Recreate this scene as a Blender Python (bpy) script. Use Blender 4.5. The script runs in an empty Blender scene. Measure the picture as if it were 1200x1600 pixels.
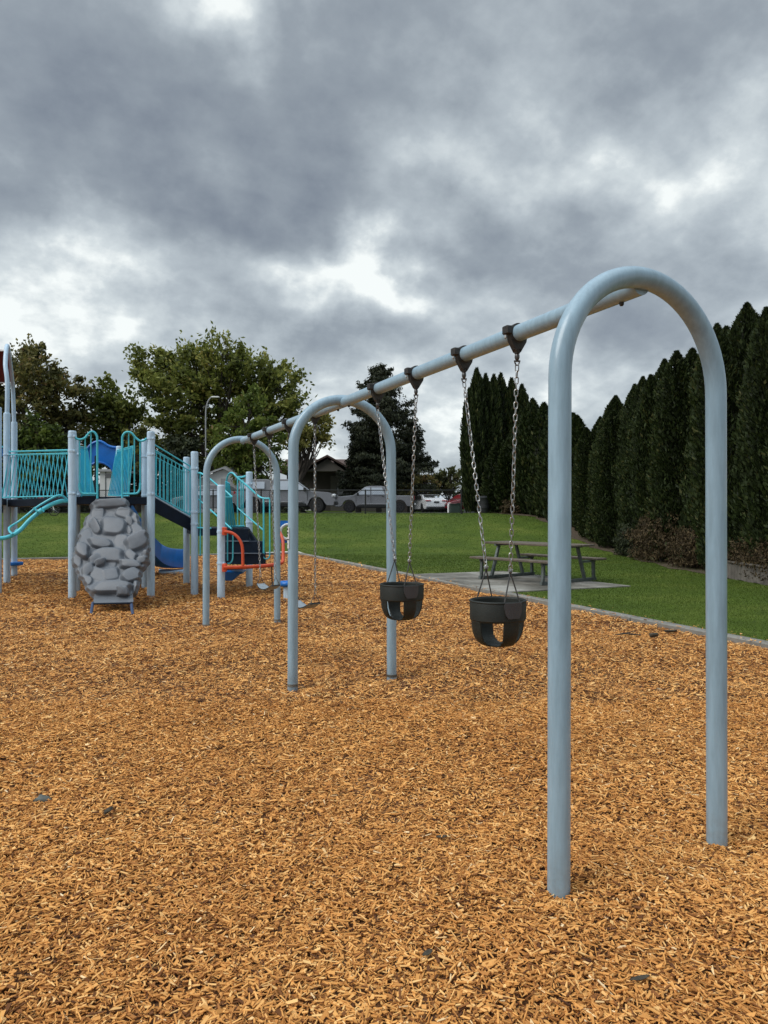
import bpy, math, numpy as np
from mathutils import Vector
R = math.radians
SC = bpy.context.scene
COL = SC.collection
F = 1110.0; CH = 1.5
def P(px, py, Z):                      # a real point seen at that pixel, Z metres away
    return np.array([(px-600)/F*Z, Z, CH-(py-800)/F*Z])
def G(px, py, z=0.0):                  # the ground point seen at that pixel
    Z = (CH-z)*F/(py-800.0)
    return np.array([(px-600)/F*Z, Z, z])
def V(*a): return np.array(a, float)
def unit(v):
    v = np.asarray(v, float); return v/(np.linalg.norm(v)+1e-12)
def sstep(t):
    t = np.clip(t, 0, 1); return t*t*(3-2*t)

# ------------------------------------------------------------------ materials
MATS = {}
def new_mat(name):
    m = bpy.data.materials.new(name); m.use_nodes = True
    nt = m.node_tree; b = nt.nodes['Principled BSDF']
    return m, nt, b
def N(nt, t, **kw):
    n = nt.nodes.new(t)
    for k, v in kw.items():
        if k.startswith('i_'):
            key = k[2:]
            key = int(key) if key.isdigit() else key.replace('_', ' ')
            n.inputs[key].default_value = v
        else: setattr(n, k, v)
    return n
def ramp(nt, stops, fac=None):
    n = nt.nodes.new('ShaderNodeValToRGB'); cr = n.color_ramp
    while len(cr.elements) < len(stops): cr.elements.new(0.5)
    for e, (p, c) in zip(cr.elements, stops):
        e.position = p; e.color = (*c, 1) if len(c) == 3 else c
    if fac is not None: nt.links.new(fac, n.inputs[0])
    return n
def simple(name, col, rough=0.5, metal=0.0, var=0.12, scale=6.0, bump=0.0, bscale=80.0, coat=0.0, stops=None, spec=None):
    m, nt, b = new_mat(name)
    tc = N(nt, 'ShaderNodeTexCoord')
    no = N(nt, 'ShaderNodeTexNoise', i_Scale=scale, i_Detail=6.0, i_Roughness=0.6)
    nt.links.new(tc.outputs['Object'], no.inputs['Vector'])
    c = np.array(col)
    if stops is None: stops = [(0.3, tuple(c*(1-var))), (0.7, tuple(np.minimum(c*(1+var), 1)))]
    r = ramp(nt, stops, no.outputs['Fac'])
    nt.links.new(r.outputs[0], b.inputs['Base Color'])
    mr = N(nt, 'ShaderNodeMapRange'); mr.inputs[3].default_value = rough*0.85; mr.inputs[4].default_value = min(1, rough*1.2)
    nt.links.new(no.outputs['Fac'], mr.inputs[0]); nt.links.new(mr.outputs[0], b.inputs['Roughness'])
    b.inputs['Metallic'].default_value = metal
    if coat: b.inputs['Coat Weight'].default_value = coat
    if spec is not None: b.inputs['Specular IOR Level'].default_value = spec
    if bump:
        n2 = N(nt, 'ShaderNodeTexNoise', i_Scale=bscale, i_Detail=4.0)
        nt.links.new(tc.outputs['Object'], n2.inputs['Vector'])
        bp = N(nt, 'ShaderNodeBump', i_Strength=bump, i_Distance=0.01)
        nt.links.new(n2.outputs['Fac'], bp.inputs['Height']); nt.links.new(bp.outputs[0], b.inputs['Normal'])
    MATS[name] = m; return m

def worn(name, dirt=(0.16, 0.10, 0.05)):
    m = MATS[name]; nt = m.node_tree; b = nt.nodes['Principled BSDF']
    src = b.inputs['Base Color'].links[0].from_socket
    geo = N(nt, 'ShaderNodeNewGeometry'); sx = N(nt, 'ShaderNodeSeparateXYZ'); nt.links.new(geo.outputs['Position'], sx.inputs[0])
    no = N(nt, 'ShaderNodeTexNoise', i_Scale=22.0, i_Detail=6.0, i_Roughness=0.7); nt.links.new(geo.outputs['Position'], no.inputs['Vector'])
    h = N(nt, 'ShaderNodeMapRange'); h.inputs[1].default_value = 0.0; h.inputs[2].default_value = 0.22; h.inputs[3].default_value = 0.30; h.inputs[4].default_value = 0.0
    nt.links.new(sx.outputs['Z'], h.inputs[0])
    r = ramp(nt, [(0.62, (0, 0, 0)), (0.70, (0.35, 0.35, 0.35))], no.outputs['Fac'])
    r2 = ramp(nt, [(0.4, (0.2, 0.2, 0.2)), (0.6, (1, 1, 1))], no.outputs['Fac'])
    ml = N(nt, 'ShaderNodeMath', operation='MULTIPLY'); nt.links.new(h.outputs[0], ml.inputs[0]); nt.links.new(r2.outputs[0], ml.inputs[1])
    m1 = N(nt, 'ShaderNodeMix', data_type='RGBA'); nt.links.new(ml.outputs[0], m1.inputs[0]); nt.links.new(src, m1.inputs[6]); m1.inputs[7].default_value = (*dirt, 1)
    mp = N(nt, 'ShaderNodeMapping'); mp.inputs['Scale'].default_value = (1, 1, 0.12); nt.links.new(geo.outputs['Position'], mp.inputs[0])
    n3 = N(nt, 'ShaderNodeTexNoise', i_Scale=38.0, i_Detail=5.0, i_Roughness=0.65); nt.links.new(mp.outputs[0], n3.inputs['Vector'])
    r3 = ramp(nt, [(0.35, (0.86, 0.86, 0.86)), (0.65, (1.06, 1.06, 1.06))], n3.outputs['Fac'])
    m2 = N(nt, 'ShaderNodeMix', data_type='RGBA', blend_type='MULTIPLY'); m2.inputs[0].default_value = 1; nt.links.new(m1.outputs[2], m2.inputs[6]); nt.links.new(r3.outputs[0], m2.inputs[7])
    nt.links.new(m2.outputs[2], b.inputs['Base Color'])
def attr_mat(name, stops, rough=0.7, transl=0.0, big=None, spec=0.3):
    """colour from the per-piece random attribute 'tone', with a slow world-space drift"""
    m, nt, b = new_mat(name)
    at = N(nt, 'ShaderNodeAttribute', attribute_name='tone')
    r = ramp(nt, stops, at.outputs['Fac'])
    out = r.outputs[0]
    if big:
        geo = N(nt, 'ShaderNodeNewGeometry')
        no = N(nt, 'ShaderNodeTexNoise', i_Scale=big[0], i_Detail=4.0)
        nt.links.new(geo.outputs['Position'], no.inputs['Vector'])
        r2 = ramp(nt, [(0.30, big[1]), (0.60, big[2])], no.outputs['Fac'])
        mx = N(nt, 'ShaderNodeMix', data_type='RGBA', blend_type='MULTIPLY')
        mx.inputs[0].default_value = 1.0
        nt.links.new(out, mx.inputs[6]); nt.links.new(r2.outputs[0], mx.inputs[7]); out = mx.outputs[2]
    nt.links.new(out, b.inputs['Base Color'])
    b.inputs['Roughness'].default_value = rough
    b.inputs['Specular IOR Level'].default_value = spec
    if transl:
        tr = N(nt, 'ShaderNodeBsdfTranslucent'); nt.links.new(out, tr.inputs['Color'])
        ms = N(nt, 'ShaderNodeMixShader'); ms.inputs[0].default_value = transl
        nt.links.new(b.outputs[0], ms.inputs[1]); nt.links.new(tr.outputs[0], ms.inputs[2])
        nt.links.new(ms.outputs[0], nt.nodes['Material Output'].inputs['Surface'])
    MATS[name] = m; return m

simple('pipe_paint', (0.28, 0.41, 0.50), 0.36, var=0.05, scale=4, coat=0.25, bump=0.04, bscale=60)
simple('post_paint', (0.50, 0.67, 0.82), 0.4, var=0.06, scale=5, bump=0.05, bscale=70)
simple('teal_paint', (0.075, 0.52, 0.62), 0.38, var=0.12, scale=7)
simple('teal_dark', (0.020, 0.46, 0.68), 0.42, var=0.15, scale=7)
simple('navy_deck', (0.006, 0.013, 0.026), 0.6, var=0.25, scale=9, bump=0.1, spec=0.2)
simple('tread_edge', (0.10, 0.13, 0.17), 0.5)
simple('blue_plastic', (0.004, 0.14, 0.50), 0.35, var=0.15, scale=5)
simple('blue_metal', (0.035, 0.06, 0.13), 0.4)
simple('orange_paint', (0.62, 0.085, 0.03), 0.4, var=0.12)
simple('red_roof', (0.13, 0.008, 0.014), 0.5, var=0.15)
simple('rock_plastic', (0.125, 0.140, 0.160), 0.5, var=0.08, scale=14, bump=0.25, bscale=45)
simple('rubber', (0.0085, 0.0120, 0.0095), 0.6, var=0.25, scale=12, bump=0.15, bscale=120)
simple('rubber_plate', (0.045, 0.042, 0.044), 0.55, bump=0.3, bscale=160)
simple('belt_rubber', (0.22, 0.26, 0.29), 0.5, var=0.15, scale=20)
simple('chain_metal', (0.38, 0.39, 0.39), 0.38, metal=0.85, var=0.3, scale=60)
simple('hanger_metal', (0.10, 0.10, 0.10), 0.45, metal=0.7, var=0.3, scale=60)
simple('clamp_metal', (0.045, 0.042, 0.038), 0.5, metal=0.5, var=0.35, scale=50, bump=0.3, bscale=150)
simple('concrete', (0.30, 0.285, 0.25), 0.85, scale=1.1, bump=0.35, bscale=60, stops=[(0.38, (0.085, 0.080, 0.066)), (0.52, (0.18, 0.17, 0.145)), (0.62, (0.30, 0.29, 0.26))])
simple('kerb_concrete', (0.20, 0.195, 0.175), 0.88, var=0.25, scale=4, bump=0.4, bscale=60)
simple('soil', (0.075, 0.052, 0.032), 0.95, var=0.35, scale=5, bump=0.6, bscale=30)
simple('asphalt', (0.055, 0.055, 0.058), 0.85, var=0.25, scale=3, bump=0.3, bscale=80)
simple('wood_grey', (0.11, 0.088, 0.066), 0.75, var=0.35, scale=9, bump=0.4, bscale=60)
simple('frame_metal', (0.13, 0.15, 0.145), 0.5, metal=0.4, var=0.3, scale=12)
simple('black_metal', (0.010, 0.011, 0.011), 0.5)
simple('bark', (0.045, 0.036, 0.028), 0.9, var=0.35, scale=8, bump=0.6, bscale=25)
simple('white_wall', (0.62, 0.63, 0.62), 0.7, var=0.06)
simple('white_paint', (0.75, 0.76, 0.75), 0.5, var=0.05)
simple('roof_brown', (0.085, 0.055, 0.046), 0.85, var=0.25, scale=3, bump=0.4, bscale=20)
simple('roof_grey', (0.32, 0.33, 0.34), 0.8, var=0.12, scale=3)
simple('wall_brown', (0.060, 0.050, 0.044), 0.85, var=0.15, scale=2)
simple('wall_tan', (0.125, 0.115, 0.10), 0.85, var=0.12, scale=2)
simple('glass_dark', (0.02, 0.024, 0.028), 0.08, var=0.1, spec=0.9)
simple('car_glass', (0.72, 0.75, 0.78), 0.06, metal=0.95, var=0.05)
simple('tyre', (0.012, 0.012, 0.012), 0.8)
simple('rim_metal', (0.06, 0.06, 0.065), 0.4, metal=0.7)
simple('car_grey', (0.20, 0.205, 0.225), 0.3, metal=0.15, var=0.06, coat=0.6)
simple('car_grey_dark', (0.15, 0.155, 0.17), 0.3, metal=0.15, var=0.06, coat=0.6)
simple('car_white', (0.86, 0.88, 0.90), 0.25, var=0.03, coat=0.6)
simple('car_silver', (0.55, 0.57, 0.60), 0.25, metal=0.1, var=0.04, coat=0.6)
simple('car_red', (0.17, 0.012, 0.018), 0.25, var=0.08, coat=0.6)
simple('chrome', (0.55, 0.56, 0.58), 0.2, metal=0.9)
simple('lamp_white', (0.60, 0.62, 0.64), 0.15)
simple('tail_red', (0.32, 0.01, 0.012), 0.2)
simple('sheet_grey', (0.10, 0.115, 0.12), 0.7, var=0.2, scale=4, bump=0.3, bscale=30)
simple('board_grey', (0.13, 0.115, 0.10), 0.85, var=0.35, scale=5, bump=0.4, bscale=30)
simple('sticker_white', (0.62, 0.64, 0.64), 0.5, var=0.1)
simple('stone', (0.10, 0.11, 0.10), 0.8, var=0.3, scale=40)
simple('dead_leaf', (0.055, 0.045, 0.03), 0.8, var=0.4, scale=60)
simple('bin_plastic', (0.012, 0.014, 0.016), 0.55)
simple('green_box', (0.02, 0.04, 0.03), 0.6)

worn('pipe_paint'); worn('post_paint')
attr_mat('leaf_maple', [(0, (0.020, 0.032, 0.010)), (0.5, (0.16, 0.19, 0.040)), (0.85, (0.32, 0.33, 0.08)), (1, (0.46, 0.40, 0.12))], 0.6, 0.42)
attr_mat('leaf_olive', [(0, (0.016, 0.021, 0.009)), (0.55, (0.125, 0.125, 0.038)), (0.9, (0.24, 0.20, 0.06)), (1, (0.19, 0.12, 0.05))], 0.65, 0.25)
attr_mat('leaf_bright', [(0, (0.028, 0.045, 0.010)), (0.5, (0.13, 0.18, 0.034)), (0.9, (0.23, 0.26, 0.055)), (1, (0.22, 0.15, 0.07))], 0.6, 0.42)
attr_mat('leaf_yellow', [(0, (0.07, 0.08, 0.02)), (0.5, (0.20, 0.20, 0.05)), (1, (0.36, 0.30, 0.08))], 0.6, 0.42)
attr_mat('leaf_spruce', [(0, (0.008, 0.012, 0.006)), (0.6, (0.026, 0.033, 0.014)), (1, (0.055, 0.062, 0.024))], 0.7, 0.1)
attr_mat('leaf_cedar', [(0, (0.005, 0.009, 0.002)), (0.55, (0.018, 0.031, 0.006)), (0.85, (0.036, 0.055, 0.011)), (1, (0.07, 0.072, 0.020))], 0.7, 0.12)
attr_mat('leaf_dark', [(0, (0.010, 0.015, 0.008)), (0.6, (0.030, 0.040, 0.016)), (1, (0.06, 0.070, 0.025))], 0.7, 0.15)
attr_mat('leaf_dry', [(0, (0.016, 0.011, 0.005)), (0.5, (0.060, 0.042, 0.019)), (0.8, (0.12, 0.085, 0.042)), (0.93, (0.03, 0.045, 0.014)), (1, (0.05, 0.07, 0.02))], 0.8, 0.1)
attr_mat('leaf_hedge_far', [(0, (0.035, 0.04, 0.015)), (0.5, (0.08, 0.095, 0.03)), (1, (0.17, 0.16, 0.07))], 0.65, 0.2)
attr_mat('chip', [(0, (0.06, 0.022, 0.010)), (0.14, (0.31, 0.122, 0.034)), (0.38, (0.62, 0.285, 0.076)), (0.70, (0.80, 0.41, 0.122)), (0.92, (0.90, 0.57, 0.23)), (1, (0.93, 0.75, 0.48))],
         0.75, big=(0.8, (0.84, 0.78, 0.74), (1.0, 1.0, 1.0)), spec=0.25)
attr_mat('blade', [(0, (0.035, 0.060, 0.006)), (0.5, (0.066, 0.108, 0.011)), (0.9, (0.105, 0.150, 0.020)), (1, (0.18, 0.18, 0.06))], 0.6, 0.2,
         big=(0.5, (0.8, 0.85, 0.8), (1.0, 1.0, 1.0)))

def chip_bed_material():
    m, nt, b = new_mat('chip_bed')
    geo = N(nt, 'ShaderNodeNewGeometry')
    mp = N(nt, 'ShaderNodeMapping'); mp.inputs['Scale'].default_value = (1, 1.6, 1)
    nt.links.new(geo.outputs['Position'], mp.inputs[0])
    no = N(nt, 'ShaderNodeTexNoise', i_Scale=32.0, i_Detail=5.0, i_Roughness=0.65, i_Distortion=0.6)
    nt.links.new(mp.outputs[0], no.inputs['Vector'])
    r = ramp(nt, [(0.34, (0.035, 0.012, 0.004)), (0.5, (0.13, 0.050, 0.014)), (0.66, (0.34, 0.15, 0.04)), (0.8, (0.55, 0.27, 0.08))], no.outputs['Fac'])
    n2 = N(nt, 'ShaderNodeTexNoise', i_Scale=0.55, i_Detail=4.0)
    nt.links.new(geo.outputs['Position'], n2.inputs['Vector'])
    r2 = ramp(nt, [(0.32, (0.80, 0.75, 0.71)), (0.68, (1, 1, 1))], n2.outputs['Fac'])
    mx = N(nt, 'ShaderNodeMix', data_type='RGBA', blend_type='MULTIPLY'); mx.inputs[0].default_value = 1
    nt.links.new(r.outputs[0], mx.inputs[6]); nt.links.new(r2.outputs[0], mx.inputs[7])
    nt.links.new(mx.outputs[2], b.inputs['Base Color']); b.inputs['Roughness'].default_value = 0.85
    bp = N(nt, 'ShaderNodeBump', i_Strength=0.8, i_Distance=0.02)
    nt.links.new(no.outputs['Fac'], bp.inputs['Height']); nt.links.new(bp.outputs[0], b.inputs['Normal'])
    MATS['chip_bed'] = m
chip_bed_material()
def lawn_material():
    m, nt, b = new_mat('lawn')
    geo = N(nt, 'ShaderNodeNewGeometry')
    no = N(nt, 'ShaderNodeTexNoise', i_Scale=0.45, i_Detail=5.0, i_Roughness=0.55)
    nt.links.new(geo.outputs['Position'], no.inputs['Vector'])
    r = ramp(nt, [(0.30, (0.050, 0.082, 0.010)), (0.5, (0.072, 0.112, 0.013)), (0.66, (0.110, 0.142, 0.022)), (0.8, (0.17, 0.17, 0.045))], no.outputs['Fac'])
    mp = N(nt, 'ShaderNodeMapping'); mp.inputs['Rotation'].default_value = (0, 0, R(12)); mp.inputs['Scale'].default_value = (1.2, 9, 1)
    nt.links.new(geo.outputs['Position'], mp.inputs[0])
    n2 = N(nt, 'ShaderNodeTexNoise', i_Scale=1.6, i_Detail=6.0, i_Roughness=0.7)
    nt.links.new(mp.outputs[0], n2.inputs['Vector'])
    r2 = ramp(nt, [(0.3, (0.68, 0.72, 0.62)), (0.7, (1.22, 1.2, 1.2))], n2.outputs['Fac'])
    mx = N(nt, 'ShaderNodeMix', data_type='RGBA', blend_type='MULTIPLY'); mx.inputs[0].default_value = 1
    nt.links.new(r.outputs[0], mx.inputs[6]); nt.links.new(r2.outputs[0], mx.inputs[7])
    nt.links.new(mx.outputs[2], b.inputs['Base Color']); b.inputs['Roughness'].default_value = 0.8
    b.inputs['Specular IOR Level'].default_value = 0.15
    n3 = N(nt, 'ShaderNodeTexNoise', i_Scale=25.0, i_Detail=5.0)
    nt.links.new(geo.outputs['Position'], n3.inputs['Vector'])
    bp = N(nt, 'ShaderNodeBump', i_Strength=0.7, i_Distance=0.04)
    nt.links.new(n3.outputs['Fac'], bp.inputs['Height']); nt.links.new(bp.outputs[0], b.inputs['Normal'])
    MATS['lawn'] = m
lawn_material()

# ------------------------------------------------------------------ mesh helpers
class MB:
    def __init__(s): s.v = []; s.f = []; s.m = []; s.n = 0
    def add(s, verts, faces, mi=0):
        verts = np.asarray(verts, float).reshape(-1, 3)
        s.v.append(verts)
        for f in faces: s.f.append(tuple(int(i)+s.n for i in f)); s.m.append(mi)
        s.n += len(verts); return s
    def box(s, c, size, ax=None, mi=0, bev=0.0):
        c = np.asarray(c, float); h = np.asarray(size, float)/2
        if ax is None: ax = np.eye(3)
        ax = np.asarray(ax, float)
        if bev <= 0:
            vs = [c+ax[0]*h[0]*x+ax[1]*h[1]*y+ax[2]*h[2]*z for x in (-1, 1) for y in (-1, 1) for z in (-1, 1)]
            return s.add(vs, [(0, 1, 3, 2), (4, 6, 7, 5), (0, 4, 5, 1), (2, 3, 7, 6), (0, 2, 6, 4), (1, 5, 7, 3)], mi)
        # chamfered along the third axis edges and rims
        def ring(hx, hy, z, b):
            pts = [(-hx+b, -hy), (hx-b, -hy), (hx, -hy+b), (hx, hy-b), (hx-b, hy), (-hx+b, hy), (-hx, hy-b), (-hx, -hy+b)]
            return [c+ax[0]*x+ax[1]*y+ax[2]*z for x, y in pts]
        rs = [ring(h[0]-bev, h[1]-bev, -h[2], bev), ring(h[0], h[1], -h[2]+bev, bev), ring(h[0], h[1], h[2]-bev, bev), ring(h[0]-bev, h[1]-bev, h[2], bev)]
        vs = sum(rs, []); fs = []
        for k in range(3):
            for i in range(8):
                j = (i+1) % 8; fs.append((k*8+i, k*8+j, k*8+8+j, k*8+8+i))
        fs.append(tuple(range(7, -1, -1))); fs.append(tuple(range(24, 32)))
        return s.add(vs, fs, mi)
    def bar(s, a, b, w, h, up=(0, 0, 1), mi=0):
        a = np.asarray(a, float); b = np.asarray(b, float); d = unit(b-a)
        x = unit(np.cross(d, up)); z = np.cross(x, d)
        return s.box((a+b)/2, (w, np.linalg.norm(b-a), h), (x, d, z), mi)
    def tube(s, path, r, n=10, closed=False, caps=True, mi=0, squash=None):
        p = np.asarray(path, float); k = len(p)
        r = np.full(k, r, float) if np.isscalar(r) else np.asarray(r, float)
        if closed: t = np.roll(p, -1, 0)-np.roll(p, 1, 0)
        else:
            t = np.empty_like(p); t[1:-1] = p[2:]-p[:-2]; t[0] = p[1]-p[0]; t[-1] = p[-1]-p[-2]
        t /= np.linalg.norm(t, axis=1)[:, None]+1e-12
        a = np.array([0, 0, 1.0]) if abs(t[0][2]) < 0.9 else np.array([1.0, 0, 0])
        u = unit(np.cross(t[0], a)); vs = []
        for i in range(k):
            u = unit(u-t[i]*np.dot(u, t[i])); w = np.cross(t[i], u)
            for j in range(n):
                q = 2*math.pi*j/n
                vs.append(p[i]+r[i]*(math.cos(q)*u+math.sin(q)*w))
        fs = []
        for i in range(k if closed else k-1):
            i2 = (i+1) % k
            for j in range(n):
                j2 = (j+1) % n; fs.append((i*n+j, i*n+j2, i2*n+j2, i2*n+j))
        if caps and not closed:
            fs.append(tuple(range(n-1, -1, -1))); fs.append(tuple(range((k-1)*n, k*n)))
        return s.add(vs, fs, mi)
    def lathe(s, c, prof, n=20, axis=(0, 0, 1), mi=0):
        c = np.asarray(c, float); ax = unit(axis)
        a = np.array([1.0, 0, 0]) if abs(ax[0]) < 0.9 else np.array([0, 1.0, 0])
        u = unit(np.cross(ax, a)); w = np.cross(ax, u); vs = []; fs = []
        for r, h in prof:
            for j in range(n):
                q = 2*math.pi*j/n; vs.append(c+ax*h+r*(math.cos(q)*u+math.sin(q)*w))
        for i in range(len(prof)-1):
            for j in range(n):
                j2 = (j+1) % n; fs.append((i*n+j, i*n+j2, (i+1)*n+j2, (i+1)*n+j))
        fs.append(tuple(range(n-1, -1, -1))); fs.append(tuple(range((len(prof)-1)*n, len(prof)*n)))
        return s.add(vs, fs, mi)
    def slab(s, poly, z0, z1, mi=0):           # horizontal polygon with thickness
        k = len(poly); vs = [(p[0], p[1], z0) for p in poly]+[(p[0], p[1], z1) for p in poly]
        fs = [tuple(range(k-1, -1, -1)), tuple(range(k, 2*k))]+[(i, (i+1) % k, k+(i+1) % k, k+i) for i in range(k)]
        return s.add(vs, fs, mi)
    def prism(s, pts, off, mi=0):              # planar polygon pushed along off
        pts = np.asarray(pts, float); k = len(pts); off = np.asarray(off, float)
        fs = [tuple(range(k-1, -1, -1)), tuple(range(k, 2*k))]+[(i, (i+1) % k, k+(i+1) % k, k+i) for i in range(k)]
        return s.add(np.vstack([pts, pts+off]), fs, mi)
    def build(s, name, mats, parent=None, smooth=True, angle=40, bevel=0.0):
        me = bpy.data.meshes.new(name)
        v = np.vstack(s.v)
        o = bpy.data.objects.new(name, me); COL.objects.link(o)
        org = np.zeros(3)
        if parent is not None:
            org = np.array(parent.location) if parent.parent is None else np.array(parent.location)+np.array(parent.parent.location)
            o.parent = parent
        me.from_pydata([tuple(x) for x in (v-org)], [], s.f)
        for m in (mats if isinstance(mats, (list, tuple)) else [mats]): me.materials.append(MATS[m])
        if isinstance(mats, (list, tuple)): me.polygons.foreach_set('material_index', s.m)
        if smooth:
            me.polygons.foreach_set('use_smooth', [True]*len(me.polygons))
            me.set_sharp_from_angle(angle=R(angle))
        me.update()
        if bevel:
            b = o.modifiers.new('edge_round', 'BEVEL'); b.width = bevel; b.segments = 2; b.limit_method = 'ANGLE'; b.angle_limit = R(35)
        return o
def fast_mesh(name, verts, nper, mat, tone, parent=None, loc=None):
    """verts (k*nper,3) of k separate polygons with nper corners; tone one value each"""
    me = bpy.data.meshes.new(name); k = len(verts)//nper
    me.vertices.add(len(verts)); me.vertices.foreach_set('co', np.asarray(verts, np.float32).ravel())
    me.loops.add(len(verts)); me.loops.foreach_set('vertex_index', np.arange(len(verts), dtype=np.int32))
    me.polygons.add(k); me.polygons.foreach_set('loop_start', np.arange(0, k*nper, nper, dtype=np.int32))
    me.update(calc_edges=True)
    a = me.attributes.new('tone', 'FLOAT', 'POINT'); a.data.foreach_set('value', np.repeat(np.asarray(tone, np.float32), nper))
    me.materials.append(MATS[mat])
    o = bpy.data.objects.new(name, me); COL.objects.link(o)
    if parent is not None: o.parent = parent
    return o
def tag(o, label=None, cat=None, group=None, kind=None):
    if label: o['label'] = label
    if cat: o['category'] = cat
    if group: o['group'] = group
    if kind: o['kind'] = kind
    return o
def thing(name, loc, label, cat, group=None):
    o = bpy.data.objects.new(name, None); COL.objects.link(o); o.location = tuple(float(x) for x in loc)
    o.empty_display_size = 0.2
    return tag(o, label, cat, group)
def smooth_path(pts, sub=6, closed=False):
    p = np.asarray(pts, float); out = []
    k = len(p)
    for i in range(k-1):
        p0 = p[max(i-1, 0)]; p1 = p[i]; p2 = p[i+1]; p3 = p[min(i+2, k-1)]
        for j in range(sub):
            t = j/sub
            out.append(0.5*((2*p1)+(-p0+p2)*t+(2*p0-5*p1+4*p2-p3)*t*t+(-p0+3*p1-3*p2+p3)*t**3))
    out.append(p[-1]); return np.array(out)

# ------------------------------------------------------------------ ground
DD = unit((-0.386, 0.922)); NN = np.array([DD[1], -DD[0]])    # along / across the right kerb
C1, C2 = 6.85, 24.7
def uv2xy(u, v): return NN*u+DD*v
def terr(x, y):
    y = np.asarray(y, float); return 0.05+1.41*sstep((y-24)/16.0)+2.2*sstep((y-70)/25.0)
def bumps(x, y):                                              # gentle unevenness of the chips
    return 0.014*np.sin(x*2.1+0.7*np.sin(y*1.3))+0.012*np.sin(y*2.7+1.1*np.sin(x*1.7))+0.008*np.sin(x*6.1+y*4.7)+0.005*np.sin(x*11.3-y*7.9+2*np.sin(x*3))
bumps_flat = bumps
FEET_ = [G(873, 1398), G(457.3, 1074), G(322, 979), G(1120, 1317), G(612, 1059), G(433.3, 971)]
def bumps(x, y):                                              # with chips kicked away a little round the swing feet
    z = bumps_flat(x, y)
    for f in FEET_:
        dx, dy = x-f[0], y-f[1]; r = np.sqrt(dx*dx+dy*dy)+1e-6
        z = z+(-0.016+0.006*np.sin(3*np.arctan2(dy, dx)+f[0]*5))*np.exp(-(r/0.13)**2)
    return z
def grid_mesh(name, us, vs, zf, skip, mat):
    U, W = np.meshgrid(us, vs, indexing='ij')
    X = NN[0]*U+DD[0]*W; Y = NN[1]*U+DD[1]*W; Z = zf(X, Y)
    nv = len(vs); vv = np.stack([X, Y, Z], -1).reshape(-1, 3); fs = []
    for i in range(len(us)-1):
        for j in range(nv-1):
            if skip(us[i], us[i+1], vs[j], vs[j+1]): continue
            fs.append((i*nv+j, (i+1)*nv+j, (i+1)*nv+j+1, i*nv+j+1))
    m = MB(); m.add(vv, fs); return m.build(name, mat, angle=180)
KW = 0.16
us = np.concatenate([[-420, -150, -80, -50], np.arange(-36, C1-0.5, 1.5), [C1+KW], np.arange(C1+1, 40, 1.2), [50, 80, 150, 420]])
vs = np.concatenate([[-420, -100, -40], np.arange(-24, C2-0.5, 1.2), [C2+KW], np.arange(C2+0.8, 50, 0.8), [60, 80, 120, 200, 500]])
lawn = grid_mesh('lawn', us, vs, lambda x, y: terr(x, y), lambda a, b, c, d: b <= C1+KW+1e-6 and d <= C2+KW+1e-6, 'lawn')
tag(lawn, kind='structure')
us = np.concatenate([[-420, -120, -40], np.arange(-30, C1-0.4, 0.4), [C1+0.02]])
vs = np.concatenate([[-420, -60, -10], np.arange(-6, C2-0.4, 0.4), [C2+0.02]])
bed = grid_mesh('ground', us, vs, lambda x, y: bumps(x, y)-0.012, lambda *a: False, 'chip_bed')
tag(bed, kind='structure')
# parking strip beyond the fence
m = MB(); m.slab([(-60, 39.2), (9, 39.2), (9, 49.5), (60, 49.5), (60, 66), (-60, 66)], 1.40, 1.464)
tag(m.build('parking_lot', 'asphalt', smooth=False), kind='structure')
# kerb: separate cast lengths with fine joints
m = MB()
def kerb(a, b, axis_w):
    a = np.asarray(a); b = np.asarray(b); L = np.linalg.norm(b-a); k = max(1, int(L/2.4)); d = (b-a)/L
    for i in range(k):
        p = a+d*(L*i/k+0.006); q = a+d*(L*(i+1)/k-0.006); c = (p+q)/2
        m.box((c[0], c[1], -0.03), (np.linalg.norm(q-p), KW, 0.19), ((d[0], d[1], 0), (-d[1], d[0], 0), (0, 0, 1)), bev=0.012)
kerb(uv2xy(C1+KW/2, -12), uv2xy(C1+KW/2, C2+KW), KW)
kerb(uv2xy(-32, C2+KW/2), uv2xy(C1, C2+KW/2), KW)
tag(m.build('kerb', 'kerb_concrete'), kind='structure')
# concrete pad under the picnic table
m = MB(); m.slab([(4.78, 13.76), (2.88, 17.2), (0.66, 16.33), (2.18, 12.72)], -0.05, 0.075)
tag(m.build('concrete_pad', 'concrete', smooth=False, bevel=0.01), kind='structure')

m = MB(); ys = np.linspace(11, 41, 60); xf = np.interp(ys, [11, 14.9, 17, 20, 23.7, 30, 36, 39.5, 41], [7.75, 7.62, 7.35, 7.5, 7.95, 7.85, 7.6, 5.4, 4.6])+0.12*np.sin(ys*2.3)+0.07*np.sin(ys*5.1)
vs_ = []
for y_, x_ in zip(ys, xf):
    for q_ in np.linspace(0, 1, 5): xx = x_+(11.5-x_)*q_; vs_.append((xx, y_, float(terr(xx, y_))+0.012))
m.add(vs_, [(i*5+j, i*5+j+1, (i+1)*5+j+1, (i+1)*5+j) for i in range(59) for j in range(4)])
tag(m.build('soil_strip', 'soil', angle=180), kind='structure')

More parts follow.
